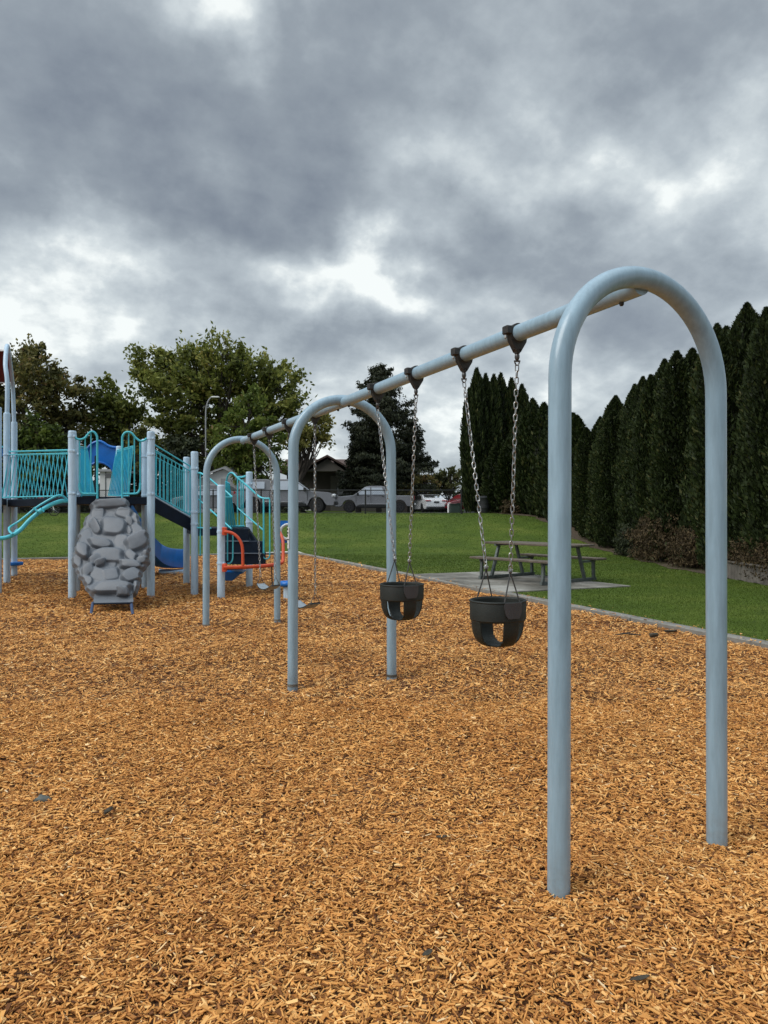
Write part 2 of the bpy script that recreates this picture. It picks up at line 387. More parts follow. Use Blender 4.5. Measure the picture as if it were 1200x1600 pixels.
# wood chips: real little slivers of wood
rng = np.random.default_rng(5)
def chips(y0, y1, dens, scale, solid, seed):
    r = np.random.default_rng(seed)
    w0 = 0.56*y1+1.6; n = int(dens*(y1-y0)*2*w0)
    x = r.uniform(-w0, w0, n); y = r.uniform(y0, y1, n)
    u_ = NN[0]*x+NN[1]*y; spill = (u_ > C1-0.01) & (u_ < C1+0.45) & (r.random(n) < 0.10*np.exp(-(u_-C1)/0.14))
    keep = (np.abs(x) < 0.56*y+1.6) & ((u_ < C1-0.01) | spill) & (DD[0]*x+DD[1]*y < C2-0.01)
    x, y, spill = x[keep], y[keep], spill[keep]; n = len(x)
    L = np.clip(r.lognormal(-3.62, 0.42, n), 0.009, 0.066)*scale
    W = np.clip(r.lognormal(-4.95, 0.42, n), 0.0025, 0.020)*scale; T = r.uniform(0.0015, 0.004, n)*scale
    yaw = r.uniform(0, 2*np.pi, n)+0.5*np.sin(x*3+1)*0; pit = r.normal(0, 0.22, n); rol = r.normal(0, 0.36, n)
    cy, sy, cp, sp, cr, sr = np.cos(yaw), np.sin(yaw), np.cos(pit), np.sin(pit), np.cos(rol), np.sin(rol)
    ex = np.stack([cy*cp, sy*cp, sp], -1)
    sd = np.stack([-sy, cy, np.zeros(n)], -1); up = np.cross(ex, sd)
    ey = sd*cr[:, None]+up*sr[:, None]; ez = np.cross(ex, ey)
    z = np.where(spill, 0.070, bumps(x, y)+r.uniform(-0.004, 0.016, n)*scale**0.5)
    c = np.stack([x, y, z], -1)
    a = (L/2)[:, None]*ex; b = (W/2)[:, None]*ey; t = (T/2)[:, None]*ez
    k1 = r.uniform(0.35, 1.0, n)[:, None]; k2 = r.uniform(0.35, 1.0, n)[:, None]; sk = r.uniform(-0.5, 0.5, n)[:, None]*W[:, None]*ex
    tone = np.clip(r.beta(1.8, 1.9, n), 0, 1)
    dark = r.random(n) < 0.05; tone[dark] = r.uniform(0, 0.08, dark.sum())
    A, B, C, D = c-a-b*k1, c+a-b*k2+sk, c+a+b*k2-sk, c-a+b*k1
    if not solid:
        return np.stack([A, B, C, D], 1).reshape(-1, 3), tone
    q = [A+t, B+t, C+t, D+t, A-t, B-t, C-t, D-t]
    idx = [(0, 1, 2, 3), (0, 4, 5, 1), (1, 5, 6, 2), (2, 6, 7, 3), (3, 7, 4, 0)]
    v = np.stack([np.stack([q[i] for i in f], 1) for f in idx], 1)       # n,5,4,3
    return v.reshape(-1, 3), np.repeat(tone, 5)
V4, TO = [], []
for args in [(1.5, 3.4, 11500, 0.92, True, 1), (3.4, 5.6, 7000, 1.0, True, 2), (5.6, 9.0, 3900, 1.25, False, 3), (9.0, 14.5, 2000, 1.6, False, 4), (14.5, 27, 750, 2.2, False, 6)]:
    v, t = chips(*args); V4.append(v); TO.append(t)
o = fast_mesh('wood_chips', np.vstack(V4), 4, 'chip', np.concatenate(TO))
tag(o, 'loose orange brown wood chips spread over the playground', 'wood chips', kind='stuff')
del V4, TO

# grass blades on the lawn
def blades(y0, y1, dens, h, w, seed):
    r = np.random.default_rng(seed); x0, x1 = -0.56*y1-1, 0.56*y1+1
    n = int(dens*(y1-y0)*(x1-x0)); x = r.uniform(x0, x1, n); y = r.uniform(y0, y1, n)
    u = NN[0]*x+NN[1]*y; v = DD[0]*x+DD[1]*y
    keep = ((u > C1+KW+0.005) | (v > C2+KW+0.005)) & (np.abs(x) < 0.56*y+1)
    pad = [np.array(p) for p in ((4.78, 13.76), (2.88, 17.2), (0.66, 16.33), (2.18, 12.72))]
    ins = np.ones(n, bool)
    for i in range(4):
        p, q = pad[i], pad[(i+1) % 4]; ins &= ((q[0]-p[0])*(y-p[1])-(q[1]-p[1])*(x-p[0])) > -0.02
    keep &= ~ins; x, y = x[keep], y[keep]; n = len(x)
    z = terr(x, y); a = r.uniform(0, 2*np.pi, n); hh = h*r.uniform(0.5, 1.3, n); ww = w*r.uniform(0.6, 1.3, n)
    b = np.stack([x, y, z-0.004], -1); s = np.stack([np.cos(a), np.sin(a), 0*a], -1)*(ww/2)[:, None]
    tip = b+np.stack([r.normal(0, 0.45, n)*hh, r.normal(0, 0.45, n)*hh, hh], -1)
    return np.stack([b-s, b+s, tip], 1).reshape(-1, 3), np.clip(r.beta(2, 2.2, n), 0, 1)
VV, TT = [], []
for a in [(6.5, 11, 2600, 0.024, 0.007, 11), (11, 16, 1500, 0.026, 0.010, 12), (16, 24, 620, 0.028, 0.018, 13), (24, 39, 200, 0.028, 0.03, 14)]:
    v, t = blades(*a); VV.append(v); TT.append(t)
o = fast_mesh('grass', np.vstack(VV), 3, 'blade', np.concatenate(TT))
tag(o, 'short mown green grass growing over the whole lawn', 'grass', kind='stuff')

# ------------------------------------------------------------------ swing set
PR = 0.0445
feetL = [G(873, 1398), G(457.3, 1074), G(322, 979)]
feetR = [G(1120, 1317), G(612, 1059), G(433.3, 971)]
dirs = unit((feetL[2]+feetR[2]-feetL[0]-feetR[0])[:2])
sw = thing('swing_set', (feetL[0]+feetR[2])/2*V(1, 1, 0), 'grey blue steel swing frame with three arched legs and two top beams', 'swing set')
APEX = []
ZTOP = [2.487, 2.486, 2.474]
for i in range(3):
    a, b = feetL[i], feetR[i]; mid = (a+b)/2; half = np.linalg.norm(b-a)/2; n = unit(b-a)
    top = ZTOP[i]; sh = top-half*0.98
    pts = []
    lean = -0.006
    for z in np.linspace(-0.25, sh, 12): pts.append(mid-n*(half+lean*z/2)+V(0, 0, z))
    for q in np.linspace(0, math.pi, 34)[1:-1]:
        hh = half+lean*sh/2
        pts.append(mid-n*hh*math.cos(q)+V(0, 0, sh+(top-sh)*math.sin(q)))
    for z in np.linspace(sh, -0.25, 12): pts.append(mid+n*(half+lean*z/2)+V(0, 0, z))
    m = MB(); m.tube(pts, PR, 28)
    arch = m.build('arch_leg', 'pipe_paint', sw)
    if i == 1:
        # small worn maker's sticker plate wrapped on the left leg
        c = a+V(0, 0, 0); st = MB(); mk = MB()
        def wrap(mb, z0, z1, q0, q1, rr):
            k = 7; vs = []
            for z in (z0, z1):
                for j in range(k):
                    q = q0+(q1-q0)*j/(k-1); vs.append(c+V(rr*math.cos(q), rr*math.sin(q), z))
            mb.add(vs, [(j, j+1, k+j+1, k+j) for j in range(k-1)])
        za = 1.5-(857-800)/F*6.05; zb = 1.5-(824-800)/F*6.05
        wrap(st, za, zb, R(188), R(238), PR+0.0015)
        st.build('sticker', 'sticker_white', arch)
        for f0, f1, q0, q1 in ((0.86, 0.96, 190, 222), (0.70, 0.78, 196, 226), (0.56, 0.66, 190, 218), (0.40, 0.45, 188, 234), (0.2, 0.23, 196, 224)):
            mk = MB(); wrap(mk, za+(zb-za)*f0, za+(zb-za)*f1, R(q0), R(q1), PR+0.0028); mk.build('printed_mark', 'black_metal', arch)
    if i > 0:
        for foot in (a, b):
            m = MB(); m.lathe(foot+V(0, 0, 0.012), [(PR+0.002, 0), (PR+0.002, 0.022), (PR-0.004, 0.026)], 20)
            m.build('foot_sleeve', 'concrete', arch)
    APEX.append(mid+V(0, 0, top-0.022))
for i in range(2):
    a, b = APEX[i], APEX[i+1]; d = unit(b-a)
    m = MB(); m.tube([a+d*0.012, a+(b-a)*0.5, b-d*0.012], PR, 28)
    beam = m.build('top_beam', 'pipe_paint', sw)
    for q, s in ((a, 1), (b, -1)):
        p = q+d*s*0.13-V(0, 0, PR+0.004)
        m = MB(); m.lathe(p, [(0.011, 0.008), (0.011, -0.004), (0.007, -0.011)], 8); m.build('bolt', 'clamp_metal', beam)
def beam_t(px):
    """where a vertical line of sight at pixel column px crosses the beam line"""
    a, b = APEX[0], APEX[2]; k = (px-600)/F
    t = (k*a[1]-a[0])/((b[0]-a[0])-k*(b[1]-a[1]))
    if t > 0.5: a0, b0, tt = APEX[1], APEX[2], None
    else: a0, b0, tt = APEX[0], APEX[1], None
    t = (k*a0[1]-a0[0])/((b0[0]-a0[0])-k*(b0[1]-a0[1]))
    return a0+(b0-a0)*t
BD = np.array([dirs[0], dirs[1], 0]); BN = np.array([dirs[1], -dirs[0], 0])
def clamp(p):
    m = MB()
    k = 20; prof = [(PR+0.002, -0.022), (PR+0.010, -0.019), (PR+0.010, 0.019), (PR+0.002, 0.022)]
    m.lathe(p, prof, k, axis=BD)
    m.box(p-BN*(PR+0.018)+V(0, 0, 0.012), (0.040, 0.050, 0.046), (BN, BD, V(0, 0, 1)), bev=0.005)
    # yoke below the pipe
    for s in (-1, 1):
        pts = [p+BN*s*(PR+0.012)+V(0, 0, -0.005), p+BN*s*(PR+0.004)+V(0, 0, -0.045), p+BN*s*0.012+V(0, 0, -PR-0.058), p+BN*s*0.012+V(0, 0, -PR-0.022), p+BN*s*0.03+V(0, 0, -0.03)]
        m.prism([q-BD*0.018 for q in pts], BD*0.036)
    m.box(p+V(0, 0, -PR-0.022), (0.05, 0.034, 0.05), (BN, BD, V(0, 0, 1)), bev=0.006)
    m.box(p+V(0, 0, -PR-0.052), (0.024, 0.03, 0.03), (BN, BD, V(0, 0, 1)), bev=0.005)
    o = m.build('beam_clamp', 'clamp_metal', sw)
    m = MB(); m.lathe(p-BN*(PR+0.03)+V(0, 0, -0.016), [(0.008, 0), (0.008, -0.014), (0.004, -0.018)], 6)
    m.build('bolt', 'chain_metal', o)
    return p+V(0, 0, -PR-0.066)
def chain(mb, a, b, pitch=0.0335, wire=0.0034, twist=0.0, phase=0.0):
    a = np.asarray(a); b = np.asarray(b); L = np.linalg.norm(b-a); k = max(2, int(round(L/pitch))); d = (b-a)/L
    u0 = unit(np.cross(d, V(0, 1, 0.01))); w0 = np.cross(d, u0); pitch = L/k
    hl = pitch/2+wire*0.9; hw = 0.0095
    for i in range(k):
        c = a+d*(i+0.5)*pitch; q = (i % 2)*math.pi/2+phase+twist*i/k+0.12*math.sin(i*1.7)
        u = math.cos(q)*u0+math.sin(q)*w0; pts = []
        for sgn in (1, -1):
            for e in (-75, -35, 0, 35, 75):
                pts.append(c+d*sgn*(hl-hw+hw*math.cos(R(e)))+u*sgn*hw*math.sin(R(e)))
        mb.tube(pts, wire, 5, closed=True)
def shackle(p, parent):
    m = MB()
    m.lathe(p+V(0, 0, 0.004), [(0.007, 0), (0.013, -0.008), (0.014, -0.022), (0.010, -0.034), (0.006, -0.04)], 10)
    m.tube([p+V(-0.010, 0, -0.034), p+V(-0.012, 0, -0.046), p+V(-0.005, 0, -0.060), p+V(0.005, 0, -0.060), p+V(0.012, 0, -0.046), p+V(0.010, 0, -0.034)], 0.0045, 6)
    m.tube([p+V(-0.017, 0, -0.038), p+V(0.017, 0, -0.038)], 0.005, 6)
    m.build('swivel', 'hanger_metal', parent)
    return p+V(0, 0, -0.058)
def triangle(top, q1, q2, parent, r=0.0042):
    m = MB(); m.tube([q1+V(0, 0, -0.035), q1, q1+(top-q1)*0.93, top, q2+(top-q2)*0.93, q2, q2+V(0, 0, -0.035)], r, 7)
    m.lathe(top+V(0, 0, 0.0), [(0.006, -0.008), (0.0095, -0.003), (0.0095, 0.006), (0.006, 0.012)], 8)
    return m.build('hanger_triangle', 'hanger_metal', parent)
def bucket_swing(pxn, pxf, label, top_y, yaw=0.0, cpx=None):
    a = clamp(beam_t(pxn)); b = clamp(beam_t(pxf)); mid = (a+b)/2
    zt = CH-(top_y-800)/F*mid[1]
    cx = mid.copy()
    if cpx: cx[0] = (cpx-600)/F*mid[1]
    root = thing('bucket_swing', (cx[0], cx[1], 0), label, 'swing', 'bucket swings on the near beam')
    d = BD; n = BN
    rx, ry, H = 0.161, 0.148, 0.262                       # across n, along d
    m = MB(); NT, NH = 112, 44; vs = []; hs = np.linspace(0, 1, NH+1)
    for k in hs:
        if k < 0.46: f = 1.0-0.02*k; z = zt-k*H
        else:
            t = (k-0.46)/0.54; f = (1-0.0092)*math.cos(t*math.pi/2)**0.5 if t < 1 else 0.02; z = zt-H*(0.46+0.54*math.sin(t*math.pi/2))
            f = max(f, 0.03)*0.985
        for j in range(NT):
            q = 2*math.pi*j/NT
            vs.append(V(cx[0], cx[1], z)+n*rx*f*math.cos(q)+d*ry*f*math.sin(q))
    fs = []
    for i in range(NH):
        for j in range(NT):
            q = (j+0.5)/NT*2*math.pi; k = (i+0.5)/NH
            dq = min(abs((q-math.pi/4-c*math.pi/2+math.pi) % (2*math.pi)-math.pi) for c in range(4))
            if k > 0.43 and k < 0.93:
                t = (k-0.43)/0.50
                wq = R(27)*(1.0 if t < 0.35 else math.sqrt(max(0, 1-((t-0.35)/0.65)**2)))
                if dq < wq: continue
            j2 = (j+1) % NT; fs.append((i*NT+j, (i+1)*NT+j, (i+1)*NT+j2, i*NT+j2))
    m.add(vs, fs); seat = m.build('seat', 'rubber', root, angle=60)
    so = seat.modifiers.new('thick', 'SOLIDIFY'); so.thickness = 0.009; so.offset = -1
    # rolled lip and thicker belt round the top
    m = MB(); ring = [V(cx[0], cx[1], zt)+n*(rx+0.001)*math.cos(q)+d*(ry+0.001)*math.sin(q) for q in np.linspace(0, 2*math.pi, 60, endpoint=False)]
    m.tube(ring, 0.0065, 8, closed=True); m.build('rim', 'rubber', seat)
    m = MB(); vs = []; kk = 72
    for z, e in ((zt-0.004, 0.003), (zt-0.008, 0.0045), (zt-0.104, 0.0035), (zt-0.108, 0.0)):
        for j in range(kk):
            q = 2*math.pi*j/kk; vs.append(V(cx[0], cx[1], z)+n*(rx+e)*math.cos(q)+d*(ry+e)*math.sin(q))
    m.add(vs, [(i*kk+j, (i+1)*kk+j, (i+1)*kk+(j+1) % kk, i*kk+(j+1) % kk) for i in range(3) for j in range(kk)])
    m.build('belt', 'rubber', seat)
    for s, top in ((-1, a), (1, b)):
        q0 = math.pi/2*s
        m = MB(); vs = []; K = 13; R1 = 5
        outline = []
        for i in range(R1+1):
            z = zt+0.002-0.088*i/R1; wq = 0.33 if i < 3 else 0.33*(1-0.38*((i-2)/3.0)**2)
            for e in (0.0085, 0.0155):
                for j in range(K):
                    q = q0+wq*(2*j/(K-1)-1); vs.append(V(cx[0], cx[1], z)+n*(rx+e)*math.cos(q)+d*(ry+e)*math.sin(q))
        fs = []
        for i in range(R1):
            for j in range(K-1):
                o1 = (i*2+1)*K+j; o2 = ((i+1)*2+1)*K+j; fs.append((o1, o2, o2+1, o1+1))
            for j in (0, K-1):
                x = (i*2)*K+j; y = (i*2+1)*K+j; x2 = ((i+1)*2)*K+j; y2 = ((i+1)*2+1)*K+j; fs.append((x, y, y2, x2))
        for j in range(K-1):
            fs.append((j, j+1, K+j+1, K+j)); e0 = R1*2*K; fs.append((e0+j, e0+K+j, e0+K+j+1, e0+j+1))
        m.add(vs, fs); m.build('side_plate', 'rubber_plate', seat, angle=50)
        side = V(cx[0], cx[1], zt+0.0)+d*s*(ry-0.006)
        t = V(cx[0], cx[1], zt+0.172)+d*s*(ry-0.024)
        triangle(t, side-n*0.052, side+n*0.052, root)
        tp = shackle(top, root)
        m = MB(); chain(m, tp, t+V(0, 0, 0.006), twist=2.2*s, phase=0.5)
        m.build('chain', 'chain_metal', root)
        m = MB(); m.tube([t+V(-0.008, 0, 0.0), t+V(-0.010, 0, 0.014), t+V(0, 0, 0.024), t+V(0.010, 0, 0.014), t+V(0.008, 0, 0.0)], 0.004, 6)
        m.tube([t+V(-0.014, 0, 0.012), t+V(0.014, 0, 0.012)], 0.0045, 6)
        m.build('shackle', 'chain_metal', root)
    return root
bucket_swing(808, 725, 'near black rubber bucket swing hanging closest to the tall front arch', 938, cpx=778)
bucket_swing(650, 590, 'far black rubber bucket swing hanging before the middle arch leg', 913, cpx=628)

def belt_swing(px1, px2, bpx1, bpy1, bpx2, bpy2, label, tri=0.10):
    a = clamp(beam_t(px1)); b = clamp(beam_t(px2))
    d = BD; n = BN; mid = (a+b)/2
    ea = P(bpx1, bpy1, a[1]*0.72+mid[1]*0.28); eb = P(bpx2, bpy2, b[1]*0.72+mid[1]*0.28)
    c = (ea+eb)/2
    root = thing('belt_swing', (c[0], c[1], 0), label, 'swing', 'belt swings on the far beam')
    e = unit(eb-ea); L = np.linalg.norm(eb-ea); sd = unit(np.cross(e, V(0, 0, 1)))
    m = MB(); vs = []; K = 22; W = 7
    for i in range(K+1):
        t = i/K; z = -0.062*(1-(2*t-1)**2); wd = 0.07*(1-0.30*abs(2*t-1)**3)
        p = ea+(eb-ea)*t+V(0, 0, z)
        for j in range(W+1):
            s = 2*j/W-1; vs.append(p+sd*wd*s+V(0, 0, 0.006*s*s))
    m.add(vs, [(i*(W+1)+j, (i+1)*(W+1)+j, (i+1)*(W+1)+j+1, i*(W+1)+j+1) for i in range(K) for j in range(W)])
    seat = m.build('seat', ['belt_rubber', 'rubber'], root, angle=60)
    so = seat.modifiers.new('thick', 'SOLIDIFY'); so.thickness = 0.010; so.material_offset_rim = 1
    for q, top in ((ea, a), (eb, b)):
        t = q+V(0, 0, tri)
        m = MB(); m.tube([q-sd*0.055+V(0, 0, -0.004), q-sd*0.05, t, q+sd*0.05, q+sd*0.055+V(0, 0, -0.004), q-sd*0.055+V(0, 0, -0.004)], 0.0045, 6)
        m.build('hanger_triangle', 'hanger_metal', root)
        tp = shackle(top, root)
        m = MB(); chain(m, tp, t, wire=0.0040, phase=0.3, twist=1.0); m.build('chain', 'chain_metal', root)
belt_swing(421, 397, 431, 915, 407, 913, 'belt swing hanging in front of the furthest arch, before the orange rail')
belt_swing(492, 452, 492.5, 943, 462, 940, 'belt swing on the far beam just behind the middle arch')

# ------------------------------------------------------------------ play structure
PSr = 0.067
ps = thing('play_structure', (-5.0, 13.0, 0), 'teal and pale blue playground climbing structure with grey rock wall and slide', 'play structure')
def post(foot, top_z, r=PSr, name='post', mat='post_paint', z0=-0.2):
    m = MB(); m.lathe(V(foot[0], foot[1], 0), [(r, z0), (r, top_z-0.03), (r*0.99, top_z-0.018), (r*0.85, top_z-0.003), (r*0.5, top_z)], 20)
    return m.build(name, mat, ps)
def pz(py, Z): return CH-(py-800)/F*Z
P1 = G(113, 936); P2 = G(235.8, 932.5); P3 = G(119.5, 923); P4 = G(226.5, 918)
P6 = P(186.5, 800, 15.1)*V(1, 1, 0); P7 = G(304, 927.5); P7b = G(291.5, 911.5); P8 = G(345.5, 936); P9 = G(389.5, 917.5)
PA = G(10.8, 912); PB = G(22.3, 900); PC = G(-3.5, 926)
for p, py in ((P1, 673), (P2, 674), (P3, 686), (P4, 686), (P7, 705.5), (P7b, 714), (P8, 757.5), (P9, 737), (PA, 645), (PB, 659), (PC, 636)):
    post(p, pz(py, p[1]))
post(P6, pz(697, P6[1]))
post(P(150, 800, 15.2)*V(1, 1, 0), pz(712, 15.2), 0.03, 'slide_frame', 'navy_deck', 1.6)
def deck(poly, top, th=0.13, name='deck'):
    m = MB(); m.slab([(p[0], p[1]) for p in poly], top-th, top)
    return m.build(name, 'navy_deck', ps, smooth=False, bevel=0.008)
DT = 1.765
deck([P1, P2, P4, P3], DT)
P5 = P(148, 800, 15.3)*V(1, 1, 0)
deck([P3+V(0.02, 0.1, 0), P4+V(-0.03, 0.1, 0), P6, P5], DT-0.003)
deck([P1+V(-0.09, 0.04, 0), P3+V(-0.09, 0.0, 0), PB, PA], DT-0.004, 0.15, 'bridge_deck')
deck([PA, PB, PB+V(-1.6, 0.2, 0), PC+V(-0.9, 0, 0), PC], DT+0.004)
LD = 1.20
deck([P7, P7b, P9+V(0, 0.1, 0), P(372, 800, 13.4)*V(1, 1, 0)], LD, 0.14)
def rail_panel(b0, b1, t0, t1, n, name='rail', r=0.013, br=0.009, second=0.07, mat='teal_paint', bmat=None, skip0=0.04):
    b0, b1, t0, t1 = [np.asarray(q, float) for q in (b0, b1, t0, t1)]
    m = MB()
    m.tube([t0, (t0+t1)/2, t1], r, 8); m.tube([b0, (b0+b1)/2, b1], r, 8)
    s0 = t0+(b0-t0)*second; s1 = t1+(b1-t1)*second
    m.tube([s0, (s0+s1)/2, s1], r*0.85, 8)
    for q0, q1 in ((t0, b0), (t1, b1)): m.tube([q0, (q0+q1)/2, q1], r*0.9, 8)
    o = m.build(name, mat, ps)
    for i in range(n):
        f = skip0+(1-2*skip0)*(i+0.5)/n
        k = MB(); k.tube([s0+(s1-s0)*f, b0+(b1-b0)*f], br, 7); k.build('baluster', bmat or mat, o)
    return o
# clatter bridge to the left: two flared rails
def lift(p, z): return V(p[0], p[1], z)
brn = unit(np.cross(unit(PA-P1), V(0, 0, 1)))
near0, near1 = P1+V(-0.06, 0.02, 0), PA+V(0.06, -0.02, 0)
far0, far1 = P3+V(-0.06, 0.02, 0), PB+V(0.06, -0.02, 0)
rail_panel(lift(near0, 1.775)-brn*0.13, lift(near1, 1.80)-brn*0.13, lift(near0, pz(703, near0[1])), lift(near1, pz(705.5, near1[1])), 14)
rail_panel(lift(far0, 1.775)+brn*0.15, lift(far1, 1.80)+brn*0.15, lift(far0, pz(704, far0[1])), lift(far1, pz(706, far1[1])), 14)
# funnel barriers going back from the front deck
rail_panel(P(122, 774, 13.6), P(148, 774, 15.0), P(121.5, 697, 13.6), P(136, 700, 15.0), 11, second=0.03, mat='teal_paint', bmat='teal_dark', br=0.011)
rail_panel(P(201, 775, 13.9), P(169.5, 774, 15.1), P(208, 697, 13.9), P(182, 704, 15.1), 12, second=0.03, mat='teal_paint', bmat='teal_dark', br=0.012)
# blue arched panel at the slide mouth
def panel(pts, Z, th, name, mat, parent=ps, bevel=0.01):
    m = MB(); q = [P(x, y, Z) for x, y in pts]; m.prism(q, V(0.1, 1, 0)*th)
    return m.build(name, mat, parent, smooth=True, angle=30, bevel=bevel)
archtop = [(132, 712), (136, 702), (143, 694), (150, 690.5), (156, 689.5), (162, 692), (168, 696), (175, 698.5), (183, 699.5), (192, 702)]
archbot = [(192, 745), (181, 745), (177, 738), (173, 731), (168, 727), (161, 723.5), (153, 722.5), (147, 724), (141, 728), (136, 745), (131, 745)]
o = panel(archtop+archbot, 15.35, 0.06, 'arch_panel', 'blue_plastic', bevel=0.0)
m = MB(); m.tube(smooth_path([P(x, y, 15.33) for x, y in archtop], 4), 0.028, 8); m.tube(smooth_path([P(x, y, 15.33) for x, y in archbot[1:-1]], 4), 0.022, 8)
m.build('arch_rim', 'blue_plastic', o)
# looped gates on the front edge of the deck
def fz(px): return P1[1]+(px-113)/(235.8-113)*(P2[1]-P1[1])-0.03
def FP(px, py, dz=0.0): return P(px, py, fz(px)+dz)
def loop_gate(pts, bars, bot):
    m = MB(); m.tube(smooth_path([FP(*q) for q in pts], 5), 0.019, 9)
    m.tube(smooth_path([FP(*q) for q in bot], 4), 0.019, 9)
    o = m.build('gate_loop', 'teal_paint', ps)
    for (x, y0, y1) in bars:
        k = MB(); k.tube([FP(x, y0, 0.01), FP(x, y1, 0.01)], 0.012, 8); k.build('gate_bar', 'teal_paint', o)
loop_gate([(117, 683), (121, 686), (127, 686.5), (133, 684), (138, 678), (143, 674.5), (148, 676), (151.5, 682), (152, 690), (152, 720), (152, 750), (152, 779)],
          [(133, 684, 772), (142, 675, 772), (124, 686, 765)], [(124, 755), (124.5, 764), (127.5, 770), (133, 771.5), (152, 771.5)])
loop_gate([(229, 685), (225, 688), (219, 689), (212, 684), (206, 677), (200, 675), (195, 676.5), (191.5, 682), (191, 690), (191, 720), (191, 750), (191, 779)],
          [(210, 682, 772), (201, 675, 772), (219, 688, 765)], [(219, 755), (218.5, 764), (215, 770), (209, 771.5), (191, 771.5)])
# clamp collars where rails meet the posts
for p, zz in ((P1, (1.82, 2.55, 2.80)), (P2, (1.82, 2.52, 2.80)), (P3, (1.83, 2.60)), (P4, (1.83, 2.60)), (P7, (1.28, 1.50, 2.30)), (P7b, (1.50, 2.36)), (PA, (1.83, 2.70)), (PB, (1.85, 2.80)), (P9, (1.30, 2.06)), (P8, (0.62, 1.16))):
    for z_ in zz:
        m = MB(); m.lathe(V(p[0], p[1], z_), [(PSr+0.001, -0.020), (PSr+0.007, -0.017), (PSr+0.007, 0.017), (PSr+0.001, 0.020)], 18)
        m.box(V(p[0], p[1], z_)+V(PSr*0.75, -PSr*0.72, 0), (0.035, 0.03, 0.034), bev=0.004)
        m.build('clamp_collar', 'post_paint', ps)
